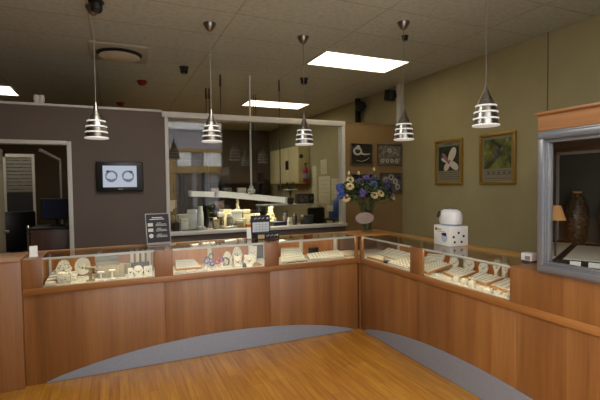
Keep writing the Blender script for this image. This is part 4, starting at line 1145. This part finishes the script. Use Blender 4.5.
# glass tower at left of the workshop
t = thing('glass_tower', 'glass shelf tower with white notices at left of the workshop', 'shelf', (0.80, 6.75, 0))
for x in (-0.17, 0.17):
    for y in (-0.17, 0.17): G().box(x - 0.012, x + 0.012, y - 0.012, y + 0.012, 0, 1.75).build('post', 'dark_grey', t)
for z in (0.5, 0.95, 1.2, 1.45, 1.735): G().box(-0.185, 0.185, -0.185, 0.185, z, z + 0.008).build('shelf', 'glass', t)
for x, y, z, w, h, m_, lab in ((0.76, 6.62, 1.208, 0.16, 0.13, 'white', 'white notice card standing on a shelf of the glass tower'),
                              (0.74, 6.66, 1.458, 0.09, 0.10, 'blue', 'blue box on the glass tower, above the white notice'),
                              (0.86, 6.72, 1.458, 0.06, 0.14, 'dark_grey', 'dark figure next to the blue box on the glass tower'),
                              (0.80, 6.66, 0.958, 0.22, 0.14, 'photo_grey', 'grey tray on the lower shelf of the glass tower')):
    tag(G().box(-w / 2, w / 2, -0.03, 0.03, 0, h, 0.006).build('shelf_box' if m_ != 'white' else 'notice_card', m_, loc=(x, y, z)), lab, 'box' if m_ != 'white' else 'card')
# bench lights
def bench_light(x0, z0, x1, z1, y, rods, label):
    xc, zc = (x0 + x1) / 2, (z0 + z1) / 2
    t = thing('hanging_light', label, 'fluorescent light', (xc, y, zc), 0, 'hanging lights over the work bench')
    a = math.atan2(z1 - z0, x1 - x0); L = math.hypot(x1 - x0, z1 - z0) / 2
    mt = RY(-a)
    G().prism([(-L, -0.07, -0.035), (-L, -0.064, -0.035), (-L, -0.05, 0.03), (-L, 0.05, 0.03), (-L, 0.064, -0.035), (-L, 0.07, -0.035), (-L, 0.055, 0.05), (-L, -0.055, 0.05)], (2 * L, 0, 0), mt).build('housing', 'opal', t, smooth=False)
    for s_ in (-0.025, 0.025): G().lathe([(0.013, -L + 0.03), (0.013, L - 0.03)], seg=12, mat4=mt @ T(0, s_, 0.0) @ RY(PI / 2)).build('tube', 'tube', t)
    for s_ in (-L, L - 0.03): G().box(s_, s_ + 0.03, -0.072, 0.072, -0.037, 0.055, 0.004, mt).build('end_cap', 'white_gloss', t)
    for rx in rods:
        zz = zc + (rx - xc) * math.tan(a) + 0.045
        G().tube([(rx - xc, 0, zz - zc), (rx - xc, 0, C - zc)], 0.006, 6).build('suspension_rod', 'dark_grey', t)
        G().lathe([(0.014, 0), (0.010, 0.16), (0.018, 0.16)], (rx - xc, 0, C - zc - 0.16), 8).build('rod_anchor', 'black', t)
bench_light(1.30, 1.43, 2.36, 1.31, 5.90, (1.40, 2.28), 'long white fluorescent fitting hanging over the right half of bench')
bench_light(1.08, 1.42, 1.98, 1.37, 6.80, (1.38, 1.43), 'shorter white fluorescent fitting behind, over the left half of bench')
t = thing('power_drop', 'white pole hanging from the ceiling in front of workshop', 'power pole', (1.79, 5.78, 1.45))
G().lathe([(0.014, 0.03), (0.014, C - 1.45)], seg=14).build('pole', 'white_gloss', t)
G().lathe([(0.03, 0.09), (0.03, 0.05), (0.055, 0.04), (0.055, 0.0), (0.04, -0.02), (0.04, -0.035), (0, -0.035)], seg=20).build('socket', 'white_gloss', t)
t = thing('hanging_cable', 'pair of dark cables hanging from ceiling, far behind the middle', 'cable', (2.235, 6.95, 1.5))
for dx in (-0.02, 0.02): G().tube([(dx, 0, 0), (dx, 0, C - 1.5)], 0.006, 6).build('cable', 'dark_grey', t)
G().box(-0.05, 0.05, -0.02, 0.02, -0.04, 0.005, 0.004).build('hook', 'dark_grey', t)
# cream cupboard on the right wall, extinguisher, notices
t = thing('wall_cupboard', 'cream wall cupboard on the right wall of the workshop', 'cupboard', (4.03, 9.85, 2.01))
G().box(-0.12, 0.135, -0.95, 0.95, -0.44, 0.44, 0.004).build('body', 'cab_cream', t)
for k in range(3): G().box(-0.138, -0.121, -0.94 + k * 0.63, -0.32 + k * 0.63, -0.43, 0.43, 0.004).build('door', 'cab_cream', t)
tag(G().box(-0.004, 0, -0.10, 0.10, -0.11, 0.11).build('notice_sheet', 'black', loc=(3.891, 9.6, 2.02)), 'small dark notice stuck on the cream cupboard', 'notice')  # stuck on the cupboard door, not on the wall
t = thing('fire_extinguisher', 'small extinguisher with blue and white band on the cupboard end', 'fire extinguisher', (4.03, 8.82, 1.60))
G().lathe([(0.055, 0), (0.06, 0.02), (0.06, 0.09)], seg=20).build('lower_body', 'red', t)
G().lathe([(0.0605, 0.09), (0.0605, 0.20)], seg=20).build('label_band', plain('pale_blue_band', (120, 130, 170), 0.5), t)
G().lathe([(0.06, 0.20), (0.06, 0.30), (0.03, 0.36), (0.02, 0.38)], seg=20).build('upper_body', 'red', t)
G().lathe([(0.02, 0.38), (0.02, 0.42), (0, 0.42)], seg=12).box(-0.02, 0.05, -0.012, 0.012, 0.42, 0.44).build('valve', 'black', t)
G().box(-0.02, 0.02, 0.055, 0.081, 0.1, 0.3).build('bracket', 'dark_grey', t)
tag(G().lathe([(0.05, 0), (0.05, 0.02), (0, 0.025)], seg=18, mat4=RX(PI / 2)).build('cupboard_sticker', 'black_matt', loc=(3.955, 8.9, 2.2)), 'dark round sticker on the cupboard end left of the extinguisher', 'sticker')  # fixed to the end of the cupboard, not to the wall
for y0, y1, z0, z1, lab in ((8.75, 8.50, 1.015, 1.96, 'tall narrow cream sheet on the wall right of the cupboard'),
                            (8.40, 7.86, 1.13, 1.72, 'largest cream sheet in the middle of the workshop wall'),
                            (8.30, 8.00, 1.76, 2.08, 'small cream sheet above the largest one'),
                            (7.80, 7.46, 1.22, 1.66, 'cream sheet at the right behind the flowers'),
                            (8.0, 7.72, 0.98, 1.10, 'small pale sheet low under the right one')):
    t = thing('notice_sheet', lab, 'notice', (W, (y0 + y1) / 2, (z0 + z1) / 2), 0, 'paper sheets on the workshop wall')
    a, h = (y0 - y1) / 2, (z1 - z0) / 2
    G().box(-0.01, 0, -a, a, -h, h, 0.003).build('sheet', 'oldpaper', t)
    g = G()
    for k in range(5): g.box(-0.0106, -0.0095, -a * 0.8, a * 0.7, h * (0.7 - 0.3 * k), h * (0.7 - 0.3 * k) + 0.008)
    g.build('printing', plain('faint_ink', (170, 160, 128), 0.7), t)
# side table with a flower lamp, radio, chair, blue crates
t = thing('side_table', 'glass topped side table in the right half of workshop', 'table', (3.0, 7.4, 0))
G().box(-0.55, 0.62, -0.25, 0.25, 1.165, 1.185, 0.003).build('top', 'trim', t)
for x in (-0.5, 0.57):
    for y in (-0.21, 0.21): G().lathe([(0.014, 0), (0.014, 1.165)], (x, y, 0), 10).build('leg', 'steel', t)
G().box(-0.53, 0.6, -0.23, 0.23, 0.86, 0.872).build('shelf', 'glass', t)
t = thing('potted_orchid', 'white flower in a dark pot on the side table', 'plant', (3.02, 7.3, 1.185))
G().lathe([(0.05, 0), (0.065, 0.12), (0.055, 0.12), (0.04, 0.01)], seg=18).build('pot', 'dark_grey', t)
g = G()
for k in range(7):
    a = k * 0.9
    g.ball((0.11 * math.cos(a), 0.06 * math.sin(a), 0.27), 0.05, (1, 0.7, 0.3), 1)
g.build('petals', 'white', t)
g = G()
for k in range(9):
    a = k * 0.7
    g.tube([(0, 0, 0.1), (0.03 * math.cos(a), 0.03 * math.sin(a), 0.3), (0.09 * math.cos(a), 0.05 * math.sin(a), 0.42)], [0.006, 0.012, 0.003], 5)
g.build('leaves', 'leaf', t)
t = thing('radio', 'dark grey radio box standing right of the white flower', 'radio', (3.36, 7.42, 1.185))
G().box(-0.17, 0.17, -0.08, 0.08, 0, 0.19, 0.01).build('case', 'dark_grey', t)
G().box(-0.15, 0.05, -0.084, -0.08, 0.03, 0.16).build('grille', 'photo_mid', t)
G().lathe([(0.03, 0), (0.03, 0.01)], seg=14, mat4=T(0.11, -0.08, 0.1) @ RX(PI / 2)).build('dial', 'steel', t)
t = thing('work_chair', 'black high-backed chair in the right half of workshop', 'chair', (3.45, 6.75, 0), 0.3)
G().box(-0.22, 0.22, -0.22, 0.22, 0.46, 0.54, 0.03).build('seat', 'black_matt', t)
G().box(-0.20, 0.20, 0.18, 0.26, 0.62, 1.13, 0.035).build('backrest', 'black_matt', t)
G().box(-0.03, 0.03, 0.2, 0.24, 0.44, 0.66).build('back_post', 'black', t)
G().lathe([(0.03, 0.06), (0.03, 0.46)], seg=14).build('gas_post', 'dark_grey', t)
for k in range(5):
    a = 2 * PI * k / 5
    lg = G().tube([(0, 0, 0.1), (0.26 * math.cos(a), 0.26 * math.sin(a), 0.06)], [0.025, 0.015]).build('leg', 'dark_grey', t)
    G().ball((0.26 * math.cos(a), 0.26 * math.sin(a), 0.03), 0.03).build('castor', 'black', lg)
t = thing('water_drum', 'blue plastic drum beside the window frame in the workshop', 'drum', (3.93, 7.05, 0.90))
G().lathe([(0.12, 0), (0.13, 0.02), (0.13, 0.30), (0.10, 0.36), (0.05, 0.40)], seg=24).build('body', 'blue', t)
G().lathe([(0.05, 0.40), (0.05, 0.44), (0, 0.44)], seg=16).build('cap', 'navy', t)
t = thing('drum_stand', 'dark metal stand under the blue drum in the workshop', 'stand', (3.9, 7.05, 0))
G().box(-0.22, 0.22, -0.2, 0.2, 0.87, 0.90).build('top', 'dark_grey', t)
for x in (-0.19, 0.19):
    for y in (-0.17, 0.17): G().box(x - 0.015, x + 0.015, y - 0.015, y + 0.015, 0, 0.87).build('leg', 'dark_grey', t)
tag(G().box(-0.07, 0.07, -0.06, 0.06, 0, 0.14, 0.01).build('blue_box', 'blue', loc=(3.765, 7.0, 0.90)), 'small blue box left of the blue drum', 'box')
# darker cupboards at the rear of the workshop
t = thing('rear_cabinet', 'tall dark cabinet at the rear left of the workshop', 'cabinet', (1.35, 11.2, 0))
G().box(-0.7, 0.7, -0.35, 0.35, 0, 2.2, 0.01).build('body', 'wall_office', t)
for k in (0, 1):
    d = G().box(-0.68 + 0.69 * k, -0.01 + 0.69 * k, -0.37, -0.352, 0.1, 2.15, 0.004).build('door', 'wall_office', t)
    G().box(-0.06 + 0.1 * k, -0.04 + 0.1 * k, -0.39, -0.37, 1.0, 1.2).build('handle', 'steel', d)
t = thing('rear_shelf', 'dark open shelf with tools along the rear workshop wall', 'shelf', (3.0, 11.3, 0))
for z in (0.8, 1.25, 1.6): G().box(-0.8, 0.8, -0.2, 0.25, z, z + 0.03).build('shelf', 'dark_grey', t)
for x in (-0.8, 0.78): G().box(x, x + 0.03, -0.2, 0.25, 0, 1.9).build('side', 'dark_grey', t)
for i, (x, m_, lab) in enumerate(((2.45, 'oldpaper', 'yellowish box on the rear workshop shelf'), (2.8, 'photo_grey', 'grey box in the middle of the rear workshop shelf'), (3.2, 'white', 'white box at right of the rear workshop shelf'))):
    tag(G().box(-0.11, 0.11, -0.1, 0.1, 0, 0.2, 0.01).build('storage_box', m_, loc=(x, 11.25, 1.28)), lab, 'box')

# ------------------------------------------------------------------ dark office seen through the doorway
t = thing('office_window', 'grey blind-covered inner window at left in the dark office', 'inner window', (-1.55, 9.0, 1.5))
G().box(-0.24, -0.20, -0.02, 0.02, -1.5, 0.66).box(0.20, 0.24, -0.02, 0.02, -1.5, 0.60).box(-0.24, 0.24, -0.02, 0.02, 0.60, 0.66).build('frame', 'trim', t)
G().box(-0.2, 0.2, 0.0, 0.01, -0.02, 0.6).build('blind', 'blind', t)
g = G()
for k in range(9): g.box(-0.19, 0.19, -0.006, 0, 0.02 + 0.065 * k, 0.035 + 0.065 * k)
g.build('slats', 'photo_mid', t)
G().box(-0.2, 0.2, 0.0, 0.01, -0.5, -0.04).build('curtain', 'dark_grey', t)
t = thing('office_door', 'pale door leaf standing open at the left edge of the doorway', 'door leaf', (-1.27, YP + 0.12, 0), 0)
G().box(0.0, 0.04, 0.0, 0.62, 0.005, 2.02, 0.003).build('leaf', 'oldpaper', t)
G().lathe([(0.018, 0), (0.018, 0.05)], seg=12, mat4=T(0.04, 0.55, 1.02) @ RY(PI / 2)).build('handle', 'steel', t)
t = thing('glass_screen', 'thin pale metal screen frame slanting into the dark office', 'screen', (-0.80, 7.2, 0))
G().box(-0.012, 0.012, -1.3, 0.8, 1.985, 2.02).build('rail', 'trim', t)
G().box(-0.012, 0.012, 0.77, 0.82, 0, 1.985).build('post', 'trim', t)
t = thing('office_cabinet', 'reddish wood cabinet low in the dark doorway', 'cabinet', (-0.72, 6.4, 0))
G().box(-0.25, 0.25, -0.25, 0.25, 0, 1.02, 0.004).build('body', 'redwood', t)
G().box(-0.26, 0.26, -0.26, 0.26, 1.02, 1.045, 0.004).build('top', 'black', t)
d = G().box(-0.24, 0.24, -0.268, -0.251, 0.05, 1.0, 0.003).build('door', 'redwood', t)
G().box(0.15, 0.17, -0.28, -0.268, 0.6, 0.75).build('handle', 'steel', d)
t = thing('monitor', 'dark blue screen on the reddish cabinet in the doorway', 'monitor', (-0.70, 6.42, 1.045), -0.3)
G().lathe([(0.09, 0), (0.085, 0.012), (0.02, 0.02), (0.02, 0.1)], seg=18).build('foot', 'black', t)
G().box(-0.19, 0.19, -0.02, 0.02, 0.08, 0.36, 0.01).build('casing', 'black', t)
G().box(-0.175, 0.175, -0.022, -0.019, 0.095, 0.345).build('screen', 'navy', t)
t = thing('office_chair', 'black padded chair in the dark doorway', 'chair', (-1.2, 7.3, 0), 0.5)
G().box(-0.24, 0.24, -0.24, 0.24, 0.44, 0.53, 0.03).build('seat', 'black_matt', t)
G().box(-0.22, 0.22, 0.2, 0.28, 0.6, 1.2, 0.04).build('backrest', 'black', t)
G().box(-0.03, 0.03, 0.21, 0.25, 0.42, 0.64).build('back_post', 'black', t)
G().lathe([(0.03, 0.05), (0.03, 0.45)], seg=14).build('gas_post', 'steel', t)
for k in range(5):
    a = 2 * PI * k / 5
    G().tube([(0, 0, 0.1), (0.26 * math.cos(a), 0.26 * math.sin(a), 0.025)], [0.025, 0.02]).build('leg', 'dark_grey', t)
t = thing('coat_stand', 'chrome post with rounded head in the dark doorway', 'stand', (-0.985, 6.15, 0))
G().lathe([(0.08, 0), (0.08, 0.015), (0.018, 0.03), (0.018, 1.03), (0.024, 1.05), (0.015, 1.08), (0, 1.085)], seg=16).build('post', 'steel', t)
G().torus((0, 0, 0.98), 0.024, 0.006).build('collar', 'dark_grey', t)

# ------------------------------------------------------------------ light, camera, view
w = bpy.data.worlds.new('sky'); sc.world = w
w.use_nodes = True
nt = w.node_tree
bg = nt.nodes['Background']
bg.inputs['Color'].default_value = (1.0, 0.985, 0.96, 1)
bg.inputs['Strength'].default_value = 4.8
pl = bpy.data.lights.new('daylight_portal', 'AREA')
pl.shape = 'RECTANGLE'; pl.size = 2.8; pl.size_y = C; pl.cycles.is_portal = True
po = bpy.data.objects.new('daylight_portal', pl); COL.objects.link(po)
po.location = (1.1, 0.5, C / 2); po.rotation_euler = (PI / 2, 0, 0)

for nm_, lx_, ly_, en_ in (('front_fill', 0.35, 2.95, 32), ('workshop_fill', 1.9, 9.3, 30), ('office_fill', -1.2, 7.6, 7)):  # added fill lights just under the ceiling, no real fittings there
    al = bpy.data.lights.new(nm_, 'AREA'); al.shape = 'RECTANGLE'; al.size = 1.18; al.size_y = 0.57
    al.energy = en_; al.color = (1.0, 0.97, 0.90)
    ao = bpy.data.objects.new(nm_, al); COL.objects.link(ao); ao.location = (lx_, ly_, C - 0.01)
cd = bpy.data.cameras.new('camera'); cam = bpy.data.objects.new('camera', cd); COL.objects.link(cam)
cd.sensor_width = 36.0; cd.sensor_fit = 'HORIZONTAL'
cd.lens = 422.16 / 600 * 36.0
cd.clip_start = 0.05
yw, pt, rl = R(23.767), R(2.102), R(-0.697)
fwd = Vector((math.sin(yw) * math.cos(pt), math.cos(yw) * math.cos(pt), -math.sin(pt)))
rt = Vector((math.cos(yw), -math.sin(yw), 0)); up = rt.cross(fwd)
rr_ = rt * math.cos(rl) + up * math.sin(rl)
uu_ = -rt * math.sin(rl) + up * math.cos(rl)
m3 = Matrix((rr_, uu_, -fwd)).transposed()
cam.matrix_world = Matrix.Translation((0, 0, 1.55)) @ m3.to_4x4()
sc.camera = cam
sc.cycles.use_denoising = True
sc.cycles.max_bounces = 10
sc.cycles.transparent_max_bounces = 24
sc.cycles.caustics_reflective = False
sc.cycles.caustics_refractive = False
sc.cycles.sample_clamp_indirect = 6
v = sc.view_settings
v.view_transform = 'Standard'; v.look = 'None'; v.exposure = 0.2; v.gamma = 1.0
v.use_curve_mapping = False
